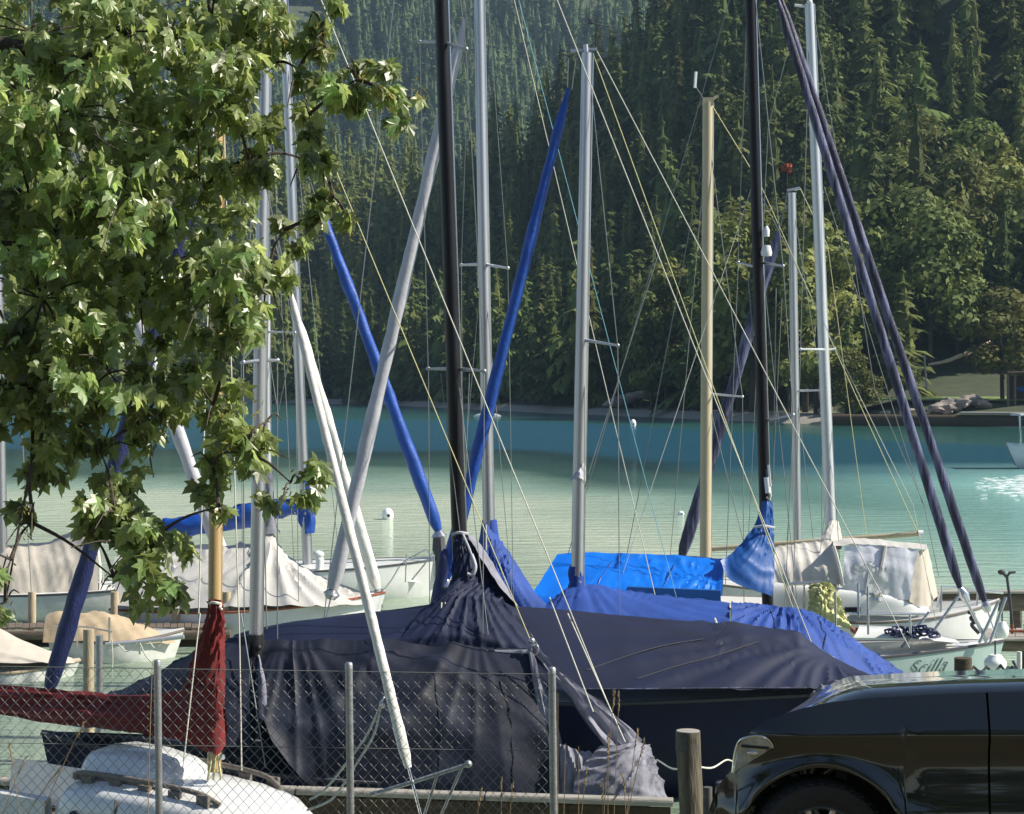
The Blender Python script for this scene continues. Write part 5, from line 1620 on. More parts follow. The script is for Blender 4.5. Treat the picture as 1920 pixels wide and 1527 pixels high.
# paddler
Yp = CH * F / (783 - HZ)
t = obj("paddle_board", MB().tube(crom([W(888, Yp, .10), W(900, Yp, .09), W(915, Yp, .08), W(930, Yp, .09), W(940, Yp, .13)], 16), [.06, .2, .3, .36, .38, .4, .4, .4, .4, .4, .4, .4, .38, .34, .28, .18, .06], 12, ry=.25), "gelcoat")
tag(t, "white paddle board far out on the lake behind the furled blue sail", "paddle board")
pv_, pe, prr = [], [], []


def joint(p, r, parent=None):
    pv_.append(W(926, Yp, .16) + Vector(p))
    prr.append(r)
    if parent is not None:
        pe.append((parent, len(pv_) - 1))
    return len(pv_) - 1


j0 = joint((0, 0, .88), .15)
j1 = joint((-.06, 0, 1.15), .15, j0)
j2 = joint((-.14, 0, 1.38), .17, j1)
j3 = joint((-.17, 0, 1.52), .06, j2)
j4 = joint((-.19, 0, 1.66), .10, j3)
j5 = joint((-.19, 0, 1.76), .08, j4)
for sgn in (-1, 1):
    k1 = joint((.02, sgn * .10, .84), .11, j0)
    k2 = joint((-.04, sgn * .13, .47), .08, k1)
    k3 = joint((.06, sgn * .14, .08), .05, k2)
    joint((-.08, sgn * .14, .03), .045, k3)
    a1 = joint((-.14, sgn * .22, 1.36), .065, j2)
    a2 = joint((-.26, sgn * .26, 1.10), .05, a1)
    joint((-.50, sgn * .10, 1.02), .04, a2)
me = bpy.data.meshes.new("person")
loc = W(926, Yp, .13)
me.from_pydata([tuple(v - loc) for v in pv_], pe, [])
po = link(bpy.data.objects.new("person", me))
po.location = loc
sk = po.modifiers.new("skin", 'SKIN')
for i, d in enumerate(me.skin_vertices[0].data):
    d.radius = (prr[i], prr[i])
me.skin_vertices[0].data[0].use_root = True
po.modifiers.new("sub", 'SUBSURF').levels = 1
dg = bpy.context.evaluated_depsgraph_get()
dg.update()
me2 = bpy.data.meshes.new_from_object(po.evaluated_get(dg))
po.modifiers.clear()
po.data = me2
me2.materials.clear()
me2.materials.append(M("dark_clothes"))
tag(po, "person in dark clothes standing on the white paddle board", "person")
hd = obj("head_skin", MB().ball(W(926, Yp, .16) + Vector((-.20, -.02, 1.67)), .115, 10, (.9, .9, 1.1)), "skin", po)
o = obj("paddle", MB().tube([W(926, Yp, .16) + Vector(p) for p in ((-.42, 0, 1.5), (-.5, 0, 1.0), (-.62, -.3, .1))], .018, 6).ball(W(926, Yp, .16) + Vector((-.64, -.32, -.02)), .14, 8, (.7, .2, 1.3)), "rope_dark")
tag(o, "thin paddle in the hands of the person on the board", "paddle")

# motor boat leaving the frame on the right, and its wash
Ym = 97.0
t = thing("motor_boat", "white motor boat passing at the right edge with foam behind it", "motor boat", W(1960, Ym, 0))
c0, c1 = W(1886, Ym, 0), W(2120, Ym + 1, 0)
m = MB()
rows = []
for i in range(13):
    u = i / 12
    w = 1.15 * min(1, (u * 2.2 + .02)) ** .55
    p = c0.lerp(c1, u)
    zt = 1.25 - .35 * u
    fl = .55 * (1 - u) ** 2
    rows.append([p + Vector((.9 * (1 - u) ** 3, 0, -.2)), p + Vector((.5 * (1 - u) ** 3, -w * .8, .15)), p + Vector((0, -w, zt)), p + Vector((0, -w * .85, zt + .08)), p + Vector((0, w * .85, zt + .08)), p + Vector((0, w, zt)), p + Vector((.5 * (1 - u) ** 3, w * .8, .15))])
m.grid(rows)
obj("hull", m, "gelcoat", t)
obj("cabin", MB().grid([[W(x0, Ym + yy, z) for x0, z in ((1906, 1.2), (1918, 2.5), (1990, 2.6), (2030, 1.2))] for yy in (-.9, -.8, .8, .9)]), "gelcoat", t)
obj("hard_top", MB().bar(W(1904, Ym, 2.72), W(2010, Ym, 2.8), 2.0, .10), "gelcoat", t)
obj("windscreen", MB().grid([[W(1909, Ym + yy, 1.5), W(1917, Ym + yy, 2.4)] for yy in (-.93, .93)]), "dark_glass", t)
obj("roof_post", MB().tube([W(1914, Ym - .85, 1.2), W(1912, Ym - .85, 2.7)], .05, 6), "gelcoat", t)
rnd3 = random.Random(8)
m = MB()
for k in range(420):
    u = rnd3.random()
    x, y = 1830 + 190 * u ** .7, 82 + 7 * rnd3.gauss(0, .5)
    p = W(x, y, 0)
    m.ball(p, rnd3.uniform(.05, .15) * (.4 + u), 6, (3.2, 1.6, .5))
tag(obj("wash_foam", m, "foam_white"), kind="stuff")

# ------------------------------------------------------------------ far right bank
for (px, py, Y, s) in ((1750, 768, 190, 1.0), (1768, 766, 190, 1.4), (1790, 760, 191, 1.7), (1815, 752, 192, 1.5), (1840, 756, 191, 1.2), (1700, 772, 191, .9), (1660, 774, 193, .7), (1545, 768, 198, .9)):
    p = P(px, py, Y)
    m = MB().ball((0, 0, 0), s * .55, 12, (1.5, 1.2, .62))
    m.v = [p + v * (1 + .75 * noise.noise(v * 1.5 + Vector((px, 0, 0))) + .3 * noise.noise(v * 4.1 + Vector((px, 3, 0)))) for v in m.v]
    o = obj("boulder", m, "stone", smooth=False)
    tag(o, "pale boulder in the rock bank across the lake at the right", "boulder", "boulders on the far right bank")
for i, (px, py) in enumerate(((1160, 752), (1175, 747), (1190, 744), (1205, 741), (1214, 738), (1150, 758))):
    Y = 241 - i * .4
    p = P(px, py, Y)
    m = MB().ball((0, 0, 0), .85, 9, (1.7, 1.2, .6))
    m.v = [p + v * (1 + .35 * noise.noise(v * 1.5 + Vector((px, 0, 0)))) for v in m.v]
    tag(obj("boulder", m, "stone"), "pinkish rock in the spit on the far shore right of the central silver mast", "boulder", "rocks of the spit on the far shore")
sl = thing("stone_quay", "dark low quay wall with a pale slab top on the far right shore", "quay", W(1800, 184, 0))
obj("wall", MB().bar(W(1560, 188.5, .45), W(2000, 181.5, .45), 1.2, 1.3), "jetty_dark", sl)
obj("slab", MB().bar(W(1802, 184.8, 1.28), W(2000, 181.6, 1.28), 2.0, .22), "jetty_wood", sl)
p0 = P(1738, 722, 198)
t = obj("pale_post", MB().tube([p0 - Vector((0, 0, .6)), P(1733, 666, 198)], [.12, .10], 8), "jetty_wood")
tag(t, "upright pale post on the far grassy bank under the trees", "post")
t = obj("leaning_log", MB().tube(crom([P(1740, 684, 197), P(1772, 678, 197), P(1800, 668, 197), P(1832, 655, 197.5), P(1856, 640, 198.5)], 20), [.10 + .12 * sin(pi * i / 20) for i in range(21)], 8, rough=.3), "tan_cloth")
tag(t, "sunlit orange-tan bough sloping over the far bank beside the pale post", "log")
sh = thing("shed", "dark open boat shed on the far bank at the right edge", "shed", P(1920, 760, 192))
obj("roof", MB().bar(P(1880, 700, 192), P(1990, 696, 192), 4.0, .25), "jetty_dark", sh)
obj("back_wall", MB().bar(P(1892, 735, 194), P(1990, 735, 194), .2, 3.2), "jetty_dark", sh)
for x in (1890, 1903, 1945):
    obj("post", MB().bar(P(x, 768, 190.5), P(x, 700, 190.5), .22, .22, up=(0, 1, 0)), "brown_timber", sh)
t = obj("blue_canoe", MB().tube(crom([P(1906, 728, 192), P(1920, 732, 191.8), P(1960, 732, 191.8), P(1985, 726, 192)], 12), [.1, .25, .35, .4, .42, .42, .42, .42, .42, .4, .35, .25, .1], 10), "mid_blue")
tag(t, "blue canoe stored in the dark shed at the right edge", "canoe")

# ------------------------------------------------------------------ chain-link fence
YF = 10.5
SF = F / YF
fe = thing("chain_link_fence", "galvanised chain-link fence with round posts running along the bank", "fence", W(400, YF, bank_z(-1.6, YF)))


def fence_y(px):
    return YF - (px - 300) / 740 * 0.0


posts = [(-75, 1236), (294, 1240), (653, 1245), (1034, 1254)]
for px, pt in posts:
    top = P(px + 1, pt, YF)
    bot = Vector((top.x + .02, YF, bank_z(top.x, YF) - .3))
    o = obj("post", MB().tube([bot, top], .0205, 14), "galvanised", fe)
    obj("cap", MB().lathe(top, [(.0215, -.03), (.0215, .0), (.016, .008), (0, .011)], 14), "galvanised", o)
cw = 20.4 / SF          # diamond width
ch = 22.5 / SF
ztop0, ztop1 = P(-75, 1250, YF).z, P(1034, 1266, YF).z
zb = bank_z(0, YF) - .02
nz_ = int((ztop0 - zb) / (ch / 2)) + 1
x0w, x1w = P(-75, 0, YF).x, P(1034, 0, YF).x
n = int((x1w - x0w) / cw)
me_w = None
for i in range(n):
    if me_w is None:
        pts = []
        for k in range(nz_ + 1):
            pts.append(Vector(((cw / 2 + .0012) * (1 if k % 2 else 0), (.0022 if k % 2 else -.0022), -k * ch / 2)))
            if k < nz_:
                nxt = Vector(((cw / 2 + .0012) * (1 if (k + 1) % 2 else 0), (.0022 if (k + 1) % 2 else -.0022), -(k + 1) * ch / 2))
                pts.append(pts[-1].lerp(nxt, .5) + Vector((0, .0, 0)))
        m = MB().tube(pts, .00150, 4)
        me_w = bpy.data.meshes.new("wire")
        me_w.from_pydata([tuple(v) for v in m.v], [], m.f)
        me_w.materials.append(M("wire"))
        me_w.polygons.foreach_set("use_smooth", [True] * len(me_w.polygons))
    for half in (0, 1):
        o = link(bpy.data.objects.new("wire", me_w))
        o.parent = fe
        x = x0w + (i + .5 * half) * cw
        o.location = Vector((x + (0 if not half else cw / 2), YF + .026, ztop0 + (ztop1 - ztop0) * i / n)) - fe.location
        if half:
            o.scale.x = -1
            o.location.x = x + cw / 2 - fe.location.x
for f_ in (0, .42):
    a, b_ = Vector((x0w, YF + .024, ztop0 - f_)), Vector((x1w, YF + .024, ztop1 - f_))
    obj("tension_wire", MB().tube(tubeline(a, b_, 6), .0022, 5), "wire", fe)

# ------------------------------------------------------------------ dry stalks and bank grass
rnd4 = random.Random(12)
for k, (px, ytop, Y, lean) in enumerate(((1150, 1296, 11.2, .10), (1160, 1300, 11.3, .05), (1046, 1300, 10.9, .0), (1192, 1370, 11.3, .12), (1203, 1388, 11.2, .2), (148, 1355, 10.9, .42), (1060, 1395, 11.0, .02), (1085, 1400, 11.1, .0), (1140, 1380, 11.1, .0), (285, 1240, 10.2, .03),
                                         (100, 1440, 11.0, .5), (20, 1395, 10.9, -.12), (1098, 1440, 11.0, .08), (1170, 1455, 11.1, -.05), (960, 1470, 11.0, .06), (900, 1480, 11.1, .1), (40, 1420, 11, .3), (1130, 1470, 11.2, .0), (940, 1460, 11.0, .0))):
    top = P(px, ytop, Y)
    base = Vector((top.x - lean, Y, bank_z(top.x, Y) - .05))
    pts = crom([base, base.lerp(top, .5) + Vector((-lean * .12, 0, 0)), base.lerp(top, .88), top + Vector((lean * .08, 0, 0))], 12)
    wh = "left of the leftmost fence post" if px < 294 else ("at the mesh just left of the last fence post" if px < 1034 else "right of the last fence post")
    t = thing("grass_stalk", "tall dry grass stalk growing " + wh, "grass stalk", base, "dry grass stalks " + wh)
    obj("stem", MB().tube(pts, [.0034 - .0012 * i / 12 for i in range(13)], 5), "dry_grass", t)
    if k not in (2, 6, 7, 9):
        m = MB()
        d = (pts[-1] - pts[-3]).normalized()
        for q in range(16):
            c = pts[-1] - d * (q * .007) + Vector((rnd4.uniform(-.006, .006), rnd4.uniform(-.006, .006), 0))
            m.tube([c, c + d * .016 + Vector((rnd4.uniform(-.01, .01), rnd4.uniform(-.01, .01), 0))], [.0035, .001], 4)
        obj("seed_head", m, "dry_grass", t)
m = MB()
for k in range(5200):
    px = rnd4.uniform(-150, 1500)
    Y = rnd4.uniform(9.7, 12.6)
    x = (px - 960) / F * Y
    z = bank_z(x, Y)
    h = rnd4.uniform(.12, .40) * (1.25 if px < 260 else 1)
    lim = CH - (1527 - 30 - HZ) / F * Y if 150 < px < 1300 else CH - (1508 - HZ) / F * Y
    h = min(h, max(.08, lim - z))
    a = rnd4.uniform(0, 6.28)
    w = rnd4.uniform(.004, .009)
    le = Vector((rnd4.uniform(-.5, .5) * h, rnd4.uniform(-.4, .4) * h, 0))
    b0 = Vector((x, Y, z))
    sdv = Vector((cos(a) * w, sin(a) * w, 0))
    m.add([b0 - sdv, b0 + sdv, b0 + le * .4 + sdv * .7 + Vector((0, 0, h * .6)), b0 + le * .4 - sdv * .7 + Vector((0, 0, h * .6)), b0 + le + Vector((0, 0, h))], [(0, 1, 2, 3), (3, 2, 4)])
tag(obj("bank_grass", m, "bank_grass", smooth=False), kind="stuff")

# ------------------------------------------------------------------ dark car, lower right
YC = 8.57
SC = F / YC
car = thing("parked_car", "dark glossy car parked nose to the left at the lower right", "car", W(1700, YC + .85, 2.07))


def CP(px, py, dy=0.0):
    """point on the near side of the car by photo position, then pushed dy metres towards the lake"""
    Y = YC - (px - 1540) / SC * .113
    p = P(px, py, Y)
    p.y += dy
    p.x += dy * .113
    return p


topl = [(1345, 1494), (1352, 1479), (1365, 1464), (1373, 1452), (1376, 1428), (1381, 1404), (1392, 1390), (1407, 1377), (1440, 1354), (1500, 1333), (1560, 1321), (1640, 1314), (1720, 1310), (1800, 1306), (1920, 1303), (2100, 1299), (2300, 1298), (2600, 1300), (2900, 1306), (3150, 1320), (3230, 1350)]


def arch(px, py):
    return None


AX, AY, AR = 1540, 1600, 160
RX = 1540 + 2.66 * SC


def bottom(px):
    b0 = 1690
    for cx in (AX, RX):
        if abs(px - cx) < AR:
            b0 = min(b0, AY - sqrt(AR * AR - (px - cx) ** 2))
    if px < AX - AR:
        b0 = min(b0, 1668)
    return b0


xs = sorted(set([1345, 1352, 1358, 1365, 1373, 1376, 1378.5, 1381, 1386, 1392, 1399, 1407] + list(range(1416, 1700, 9)) + list(range(1700, int(RX - AR), 40)) + [int(RX - AR + 10 * k) for k in range(33)] + [3150, 3190, 3230]))


def side_dy(px, py):
    """tumblehome of the flank: shoulder crease, then in under it; nose and tail curve round"""
    t = (py - 1300) / 390
    d = 0.10 * max(0, (.22 - t) / .22) ** 1.6
    d += -0.018 * exp(-((t - .21) / .05) ** 2) + 0.022 * exp(-((t - .33) / .10) ** 2) + 0.05 * max(0, t - .75)
    d -= 0.022 * exp(-((t - .60) / .06) ** 2)
    if px < 1560:
        d += .16 * ((1560 - px) / 215) ** 3
    if px > 3000:
        d += .5 * ((px - 3000) / 230) ** 2.6
    for cx in (AX, RX):
        r_ = sqrt((px - cx) ** 2 + (py - AY) ** 2)
        d -= .022 * exp(-((r_ - AR - 6) / 16) ** 2)
    return d


NR = 22
DOOR = (1856, 2300, 2740)


def side_panel(x_list, back=False):
    rows = []
    for px in x_list:
        a, b_ = interp(topl, px), bottom(px)
        rows.append([CP(px, a + (b_ - a) * (k / NR) ** 1.15, side_dy(px, a + (b_ - a) * (k / NR) ** 1.15)) for k in range(NR + 1)])
    return rows


body = MB()
front = [x for x in xs if x <= 1852]
rear = [x for x in xs if x >= 2745]
cuts = [front + [1853], [1857.5, 1900, 1960, 2020, 2100, 2180, 2240, 2298], [2302, 2360, 2420, 2480, 2560, 2640, 2700, 2741], [2745] + rear]
body.grid(side_panel(cuts[0]))
obj('rear_quarter', MB().grid(side_panel(cuts[3])), 'car_paint', car)
# bonnet and deck
hood = []
for px in cuts[0] + [1900, 1960, 2045]:
    a = interp(topl, px)
    e = CP(px, a, side_dy(px, a))
    nose = max(0, (1640 - px) / 290)
    n2 = sstep((1640 - px) / 170)
    r = [e]
    for dy, dz in ((.02, .010), (.07, .024), (.14, .026), (.30, .012), (.6, -.03), (1.0, -.08), (1.35, -.11), (1.55, -.18), (1.66, -.28)):
        q = e + Vector((dy * .113 + .03 * nose * min(1, dy * 2), dy, dz * (1 - n2) - (.178 * dy + .004) * n2))
        r.append(q)
    hood.append(r)
body.grid(hood)
# nose face and far flank
nf = []
for k in range(7):
    q = [v.copy() for v in hood[0]]
    nf.append([Vector((v.x - .05 * sin(pi * k / 6), v.y, v.z + (2.30 - v.z) * k / 6)) for v in q])
body.grid(nf)
far_side = []
for r in hood:
    far_side.append([r[-1], r[-1] + Vector((0, .05, -.25)), r[-1] + Vector((0, .0, -.62))])
body.grid(far_side)
obj("body", body, "car_paint", car)
for c, nm in ((1, "door"), (2, "door")):
    d = obj(nm, MB().grid(side_panel(cuts[c])), "car_paint", car)
    hx = cuts[c][-1] - 60
    obj("handle", MB().bar(CP(hx - 70, 1362, -.035), CP(hx, 1360, -.035), .025, .035), "car_paint", d)
# cabin (right of the frame)
gh = MB()
prof = [(2040, 1300, 0), (2130, 1225, .12), (2200, 1165, .20), (2500, 1150, .22), (2800, 1165, .2), (3000, 1210, .14), (3180, 1298, .04)]
rows = []
for px, py, dy in prof:
    rows.append([CP(px, 1303, .02), CP(px, py + 20, dy), CP(px, py, dy + .12), CP(px, py - 12, .75), CP(px, py, 1.45), CP(px, py + 20, 1.52), CP(px, 1320, 1.6)])
gh.grid(rows)
obj("cabin_glass", gh, "dark_glass", car)
obj("roof", MB().grid([[v + Vector((0, 0, .012)) for v in r[2:5]] for r in rows[1:6]]), "car_paint", car)
# lower sill, arch liners
obj("arch_liner", MB().add(*(lambda q: (q.v, q.f))(MB().grid([[CP(cx + (AR - 2) * cos(a), AY + (AR - 2) * -sin(a), dy) for a in [pi * k / 20 for k in range(21)]] for cx in (AX,) for dy in (.02, .5)]))), "trim_black", car)
obj("arch_liner", MB().grid([[CP(RX + (AR - 2) * cos(a), AY - (AR - 2) * sin(a), dy) for a in [pi * k / 20 for k in range(21)]] for dy in (.02, .5)]), "trim_black", car)
obj("underbody", MB().box(CP(1600, 1690, .45), CP(3200, 1400, 1.2)), "trim_black", car)
for cx, dy0 in ((AX, .05), (RX, .05), (AX, 1.42), (RX, 1.42)):
    c = CP(cx, AY + 1, dy0)
    w = thing("wheel", None, None, c - car.location)
    w.parent = car
    prof = [(.20, .0), (.215, -.012), (.25, -.025), (.295, -.02), (.315, .01), (.318, .05), (.318, .15), (.30, .2), (.2, .2)]
    obj("tyre", MB().lathe(c, prof, 48, 'Y'), "rubber", w)
    tr = MB()
    for k in range(40):
        a = 2 * pi * k / 40
        d = Vector((cos(a), 0, sin(a)))
        tr.bar(c + d * .304 + Vector((0, -.0155, 0)), c + d * .316 + Vector((0, .02, 0)), .02, .008)
    obj("tread", tr, "rubber", w, smooth=False)
    rm = MB().lathe(c, [(.21, .10), (.205, .0), (.196, -.012), (.186, .0), (.182, .06)], 40, 'Y')
    rm.lathe(c, [(0, .02), (.05, .015), (.06, .04)], 20, 'Y')
    for k in range(10):
        a = 2 * pi * k / 10
        d = Vector((cos(a), 0, sin(a)))
        rm.bar(c + d * .04 + Vector((0, .03, 0)), c + d * .19 + Vector((0, .012, 0)), .03, .03)
    obj("rim", rm, "alloy", w)
# headlight: lens in a bright surround, wrapped round the front corner
def hl_pt(u, v):
    px = 1376 + u * 74 + (1 - v) * 4
    return CP(px, 1386 + v * 74, side_dy(1400 + u * 60, 1430) - .005)


le = MB()
rows = []
outline = [(1374, 1458), (1377, 1430), (1382, 1407), (1390, 1393), (1404, 1386), (1422, 1383), (1438, 1386), (1447, 1396), (1449, 1404)]
lo = [(1376, 1462), (1384, 1452), (1394, 1444), (1404, 1437), (1414, 1430), (1424, 1423), (1434, 1416), (1441, 1410), (1448, 1405)]
for a, b_ in zip(outline, lo):
    rows.append([CP(a[0] + (b_[0] - a[0]) * k / 6, a[1] + (b_[1] - a[1]) * k / 6, side_dy(a[0] + (b_[0] - a[0]) * k / 6, a[1] + (b_[1] - a[1]) * k / 6) - .004 - .010 * sin(pi * k / 6)) for k in range(7)])
le.grid(rows)
h = obj("headlight", le, "lamp_lens", car)
obj("lamp_rim", MB().tube(crom([CP(x, y, side_dy(x, y) - .006) for x, y in outline], 30), .006, 6), "chrome", h)
obj("lamp_reflector", MB().grid([[CP(1390 + 13 * k, 1402 + 5 * j, side_dy(1390 + 13 * k, 1404) - .019) for k in range(5)] for j in (0, 1)]), "trim_black", h)
obj("lamp_bulb", MB().ball(CP(1414, 1417, side_dy(1414, 1417) - .012), .016, 10, (1.9, .5, .8)), "chrome", h)

# ------------------------------------------------------------------ maple, upper left
rm_ = random.Random(21)
maple = thing("maple_tree", "maple with sunlit lobed leaves hanging over the view at the upper left", "tree", (-3.9, 8.2, 2.0))
tr0 = Vector((-3.9, 8.2, 1.9))
obj("trunk", MB().tube(crom([tr0, tr0 + Vector((.05, 0, 1.6)), tr0 + Vector((.12, -.05, 3.4)), tr0 + Vector((.1, .05, 5.6)), tr0 + Vector((.2, 0, 7.5))], 14), [.21, .19, .18, .17, .16, .15, .14, .13, .12, .10, .09, .07, .05, .03, .02], 12, rough=.12), "bark", maple)
# clusters of foliage: px, py, radius x, radius y, distance, number of leaves
CL = [(60, 60, 190, 150, 8.2, 330), (240, 60, 170, 120, 7.9, 300), (395, 50, 130, 90, 8.1, 190), (90, 220, 180, 130, 7.7, 300), (285, 200, 160, 115, 8.3, 260), (420, 180, 110, 90, 7.8, 170),
      (60, 390, 170, 130, 8.1, 280), (230, 370, 150, 120, 7.7, 250), (375, 360, 115, 95, 8.2, 150), (470, 300, 70, 70, 7.9, 75), (80, 560, 170, 130, 7.8, 290), (260, 545, 150, 115, 8.1, 250), (405, 520, 110, 95, 7.7, 160),
      (500, 520, 55, 85, 8.0, 75), (535, 430, 45, 40, 8.1, 26), (60, 720, 130, 110, 7.9, 190), (205, 700, 120, 90, 7.7, 150), (330, 690, 95, 90, 8.0, 105), (440, 640, 60, 75, 7.8, 58), (60, 860, 80, 80, 7.8, 60), (190, 850, 75, 85, 7.8, 72), (265, 800, 40, 80, 7.9, 36),
      (400, 760, 80, 65, 7.9, 62), (455, 850, 95, 62, 7.7, 78), (545, 905, 62, 60, 7.7, 40), (500, 790, 40, 60, 7.8, 22), (395, 870, 60, 60, 7.8, 26), (410, 950, 30, 30, 7.7, 8),
      (215, 960, 90, 60, 7.7, 95), (262, 1030, 90, 68, 7.75, 105), (292, 1112, 52, 52, 7.7, 38), (215, 1085, 40, 45, 7.75, 16), (170, 1000, 30, 45, 7.7, 12), (60, 960, 45, 35, 7.7, 9), (20, 1050, 50, 30, 7.6, 13), (10, 1130, 26, 40, 7.6, 7),
      (520, 40, 85, 45, 8.0, 62), (595, 30, 50, 45, 8.0, 34), (610, 90, 50, 30, 8.0, 14), (560, 130, 60, 60, 8.1, 34), (500, 120, 60, 60, 8.2, 40), (670, 150, 75, 42, 7.7, 74), (725, 195, 58, 38, 7.7, 44), (640, 190, 55, 45, 7.8, 44), (790, 192, 16, 14, 7.7, 3), (580, 215, 55, 55, 7.9, 36),
      (600, 300, 45, 45, 7.8, 32), (625, 370, 45, 50, 7.8, 34), (655, 420, 22, 34, 7.8, 9), (575, 300, 40, 50, 8.0, 24), (150, 620, 160, 160, 8.6, 150), (200, 300, 260, 240, 8.7, 260), (60, 980, 60, 40, 7.8, 6), (-170, 90, 190, 150, 8.2, 210), (-180, 330, 180, 150, 8.0, 210), (-170, 570, 170, 150, 8.1, 190), (-420, 150, 190, 170, 8.3, 200), (-430, 420, 190, 160, 8.1, 190), (-700, 120, 200, 170, 8.2, 190), (-700, 420, 190, 180, 8.2, 170), (-130, 800, 110, 90, 7.9, 70)]
half_o = [(0.0, 0.0), (0.13, -0.05), (0.36, 0.02), (0.27, 0.19), (0.42, 0.30), (0.60, 0.52), (0.36, 0.50), (0.23, 0.50), (0.24, 0.70), (0.12, 0.84), (0.0, 1.05)]
outl = half_o + [(-x, y) for x, y in reversed(half_o[1:-1])]
LV = [(0, .30)] + outl


def leaf_geo(size, curl, fold, rng):
    vs = []
    for x, y in LV:
        z = -curl * (y - .3) ** 2 * (1 if y > .3 else .4) - fold * abs(x) * .9 + rng.uniform(-.02, .02)
        vs.append(Vector((x * size, y * size, z * size)))
    n = len(outl)
    fs = [(0, 1 + i, 1 + (i + 1) % n) for i in range(n)]
    return vs, fs


leaf_shapes = []
for k in range(12):
    vs, fs = leaf_geo(1.0, rm_.uniform(.1, .95), rm_.uniform(-.35, .75), rm_)
    sx, sk = rm_.uniform(.72, 1.12), rm_.uniform(-.15, .15)
    vs = [Vector((v.x * sx + v.y * sk, v.y, v.z + .12 * v.x * v.y * rm_.choice((-1, 1)))) for v in vs]
    leaf_shapes.append((vs, fs))
leaf_meshes = []
for vs, fs in leaf_shapes:
    me = bpy.data.meshes.new("leaf")
    me.from_pydata([tuple(v) for v in vs], [], fs)
    me.materials.append(M("maple_leaf"))
    leaf_meshes.append(me)
# per-leaf colour shift also inside the joined foliage
nt = M("maple_leaf").node_tree
gi = nt.nodes.new("ShaderNodeNewGeometry")
hs2 = nt.nodes.new("ShaderNodeHueSaturation")
mrr = nt.nodes.new("ShaderNodeMapRange")
mrr.inputs[3].default_value, mrr.inputs[4].default_value = .5, 1.6
nt.links.new(gi.outputs["Random Per Island"], mrr.inputs[0])
nt.links.new(mrr.outputs[0], hs2.inputs["Value"])
pb = nt.nodes["Principled BSDF"]
srcs = pb.inputs["Base Color"].links[0].from_socket
nt.links.new(srcs, hs2.inputs["Color"])
nt.links.new(hs2.outputs[0], pb.inputs["Base Color"])
trn = [n_ for n_ in nt.nodes if n_.type == 'BSDF_TRANSLUCENT'][0]
hs3 = nt.nodes.new("ShaderNodeHueSaturation")
hs3.inputs["Hue"].default_value = .485
hs3.inputs["Saturation"].default_value = 1.0
hs3.inputs["Value"].default_value = 2.7
nt.links.new(hs2.outputs[0], hs3.inputs["Color"])
nt.links.new(hs3.outputs[0], trn.inputs[0])

leaves = []
centres = []
for (cx, cy, rx, ry, Yd, cnt) in CL:
    c = P(cx, cy, Yd)
    Rx, Rz = rx / F * Yd, ry / F * Yd
    centres.append((c, Rx, Rz, cnt))
    ntw = max(1, cnt // 12)
    tw = []
    for q in range(ntw):
        a = Vector((rm_.gauss(0, .52), rm_.gauss(0, .52), rm_.gauss(0, .52)))
        if a.length > 1:
            a /= a.length
        tw.append(a)
    for k in range(int(cnt * 1.3)):
        a = rm_.choice(tw) + Vector((rm_.gauss(0, .17), rm_.gauss(0, .17), rm_.gauss(0, .17)))
        if a.length > 1.12:
            a *= 1.05 / a.length
        p = c + Vector((a.x * Rx, a.y * min(.5, (Rx + Rz) * .6), a.z * Rz))
        size = rm_.uniform(.048, .096)
        down = Vector((rm_.gauss(0, .45), rm_.gauss(-.12, .4), -1 + rm_.uniform(-.1, .75))).normalized()
        nrm = Vector((rm_.gauss(.55, .55), rm_.gauss(-.35, .55), rm_.gauss(.75, .5))).normalized()
        xax = down.cross(nrm)
        if xax.length < .1:
            continue
        xax.normalize()
        nrm = xax.cross(down)
        leaves.append((p.y, p, xax, down, nrm, size, rm_.randrange(12)))
leaves.sort(key=lambda q: q[0] - q[5] * 12 + (50 if q[1].x < -960 / F * q[0] - .05 else 0))
fv, ff = [], []
for i, (_, p, xa, dn, nr, s, k) in enumerate(leaves):
    if i < 300:
        o = link(bpy.data.objects.new("leaf", leaf_meshes[k]))
        mw = Matrix((xa, dn, nr)).transposed().to_4x4()
        mw.translation = p - maple.location
        o.matrix_local = mw @ Matrix.Scale(s, 4)
        o.parent = maple
        o.matrix_local = mw @ Matrix.Scale(s, 4)
    else:
        n0 = len(fv)
        fv += [tuple(p - maple.location + xa * (v.x * s) + dn * (v.y * s) + nr * (v.z * s)) for v in leaf_shapes[k][0]]
        ff += [tuple(j + n0 for j in f) for f in leaf_shapes[k][1]]
me = bpy.data.meshes.new("foliage")
me.from_pydata(fv, [], ff)
me.materials.append(M("maple_leaf"))
o = link(bpy.data.objects.new("foliage", me))
o.parent = maple
tag(o, kind="stuff")
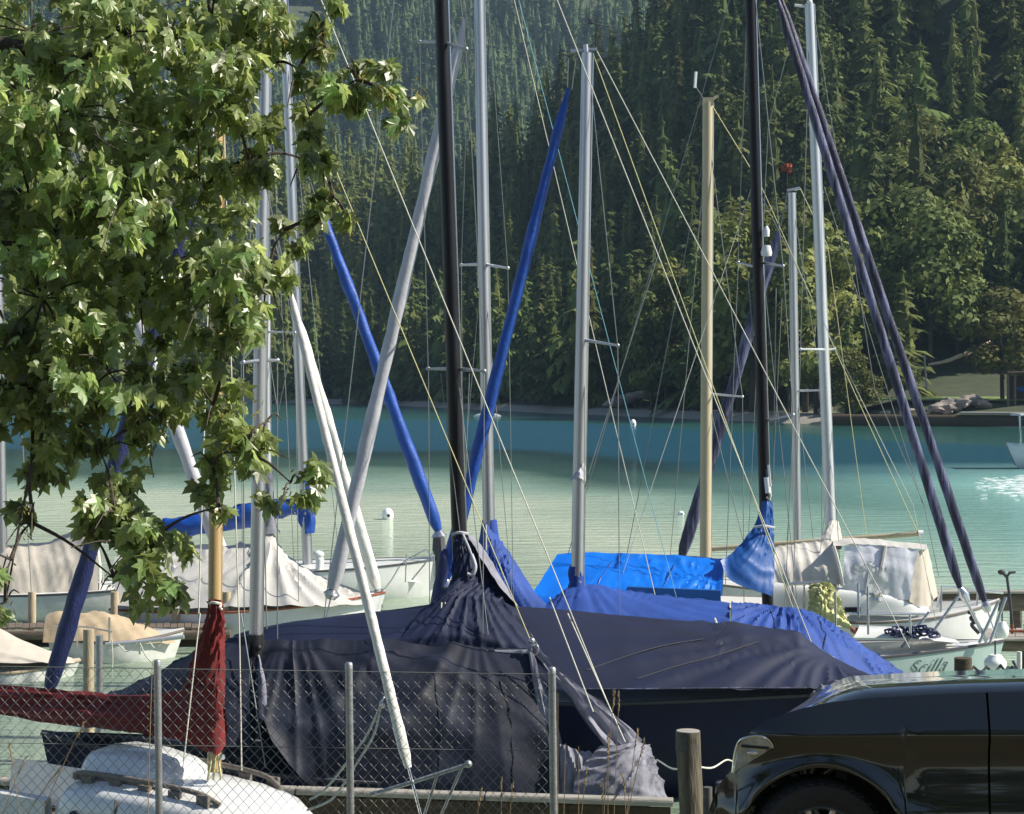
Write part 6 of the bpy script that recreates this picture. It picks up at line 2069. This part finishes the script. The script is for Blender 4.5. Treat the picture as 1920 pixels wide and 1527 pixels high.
# boughs from the trunk to every cluster, twigs inside
hubs = [P(-150, 150, 8.1), P(150, 120, 8.0), P(330, 130, 8.1), P(60, 470, 8.0), P(250, 430, 8.0), P(110, 720, 7.9), P(480, 90, 8.1)]
tops = [tr0 + Vector((.1, .0, 4.2)), None, None, tr0 + Vector((.12, -.05, 3.3)), None, tr0 + Vector((.08, -.02, 2.6)), None]
links_ = [(tr0 + Vector((.12, 0, 3.7)), hubs[0], .06, .045), (hubs[0], hubs[1], .045, .03), (hubs[1], hubs[2], .03, .02), (hubs[2], hubs[6], .02, .013), (tr0 + Vector((.1, 0, 3.0)), hubs[3], .05, .032), (hubs[3], hubs[4], .03, .018), (tr0 + Vector((.08, 0, 2.3)), hubs[5], .042, .022)]
for a, b_, r0, r1 in links_:
    mid = a.lerp(b_, .5) + Vector((0, rm_.uniform(-.1, .1), .10))
    obj("bough", MB().tube(crom([a, mid, b_], 12), [r0 + (r1 - r0) * i / 12 for i in range(13)], 8, rough=.15), "bark", maple)
tw = MB()
nodes = list(hubs)
for c, Rx, Rz, cnt in sorted(centres, key=lambda q: (q[0] - tr0).length):
    hbs = sorted(nodes, key=lambda h_: (h_ - c).length + (.25 if h_.x > c.x + .1 else 0))
    h_ = hbs[0]
    nodes.append(c)
    if (h_ - c).length > .08:
        mid = h_.lerp(c, .5) + Vector((0, rm_.uniform(-.06, .06), .02 + .03 * (h_ - c).length))
        obj("branch", MB().tube(crom([h_, mid, c], 10), [.009 - .006 * i / 10 for i in range(11)], 6, rough=.1), "bark", maple)
    for q in range(max(2, cnt // 22)):
        e = c + Vector((rm_.gauss(0, .5) * Rx, rm_.gauss(0, .2), rm_.gauss(-.15, .5) * Rz))
        tw.tube(crom([c, c.lerp(e, .5) + Vector((0, 0, .03)), e], 5), [.005, .0045, .004, .0035, .003, .002], 4)
tag(obj("twigs", tw, "bark", maple), kind="stuff")
# bunches of winged seeds
sd_ = MB()
for q in range(80):
    c, Rx, Rz, cnt = rm_.choice(centres)
    p = c + Vector((rm_.gauss(0, .28) * Rx, -abs(rm_.gauss(.08, .06)), rm_.gauss(0, .28) * Rz))
    for k in range(rm_.randrange(5, 11)):
        s = p + Vector((rm_.gauss(0, .018), rm_.gauss(0, .018), rm_.gauss(0, .03)))
        e = s + Vector((rm_.uniform(-.03, .03), rm_.uniform(-.01, .01), -rm_.uniform(.005, .03)))
        w = Vector((0, rm_.uniform(-.003, .003), .005))
        sd_.add([s, s.lerp(e, .5) + w, e, s.lerp(e, .5) - w], [(0, 1, 2, 3)])
tag(obj("seed_bunches", sd_, "seed_keys", maple, smooth=False), kind="stuff")
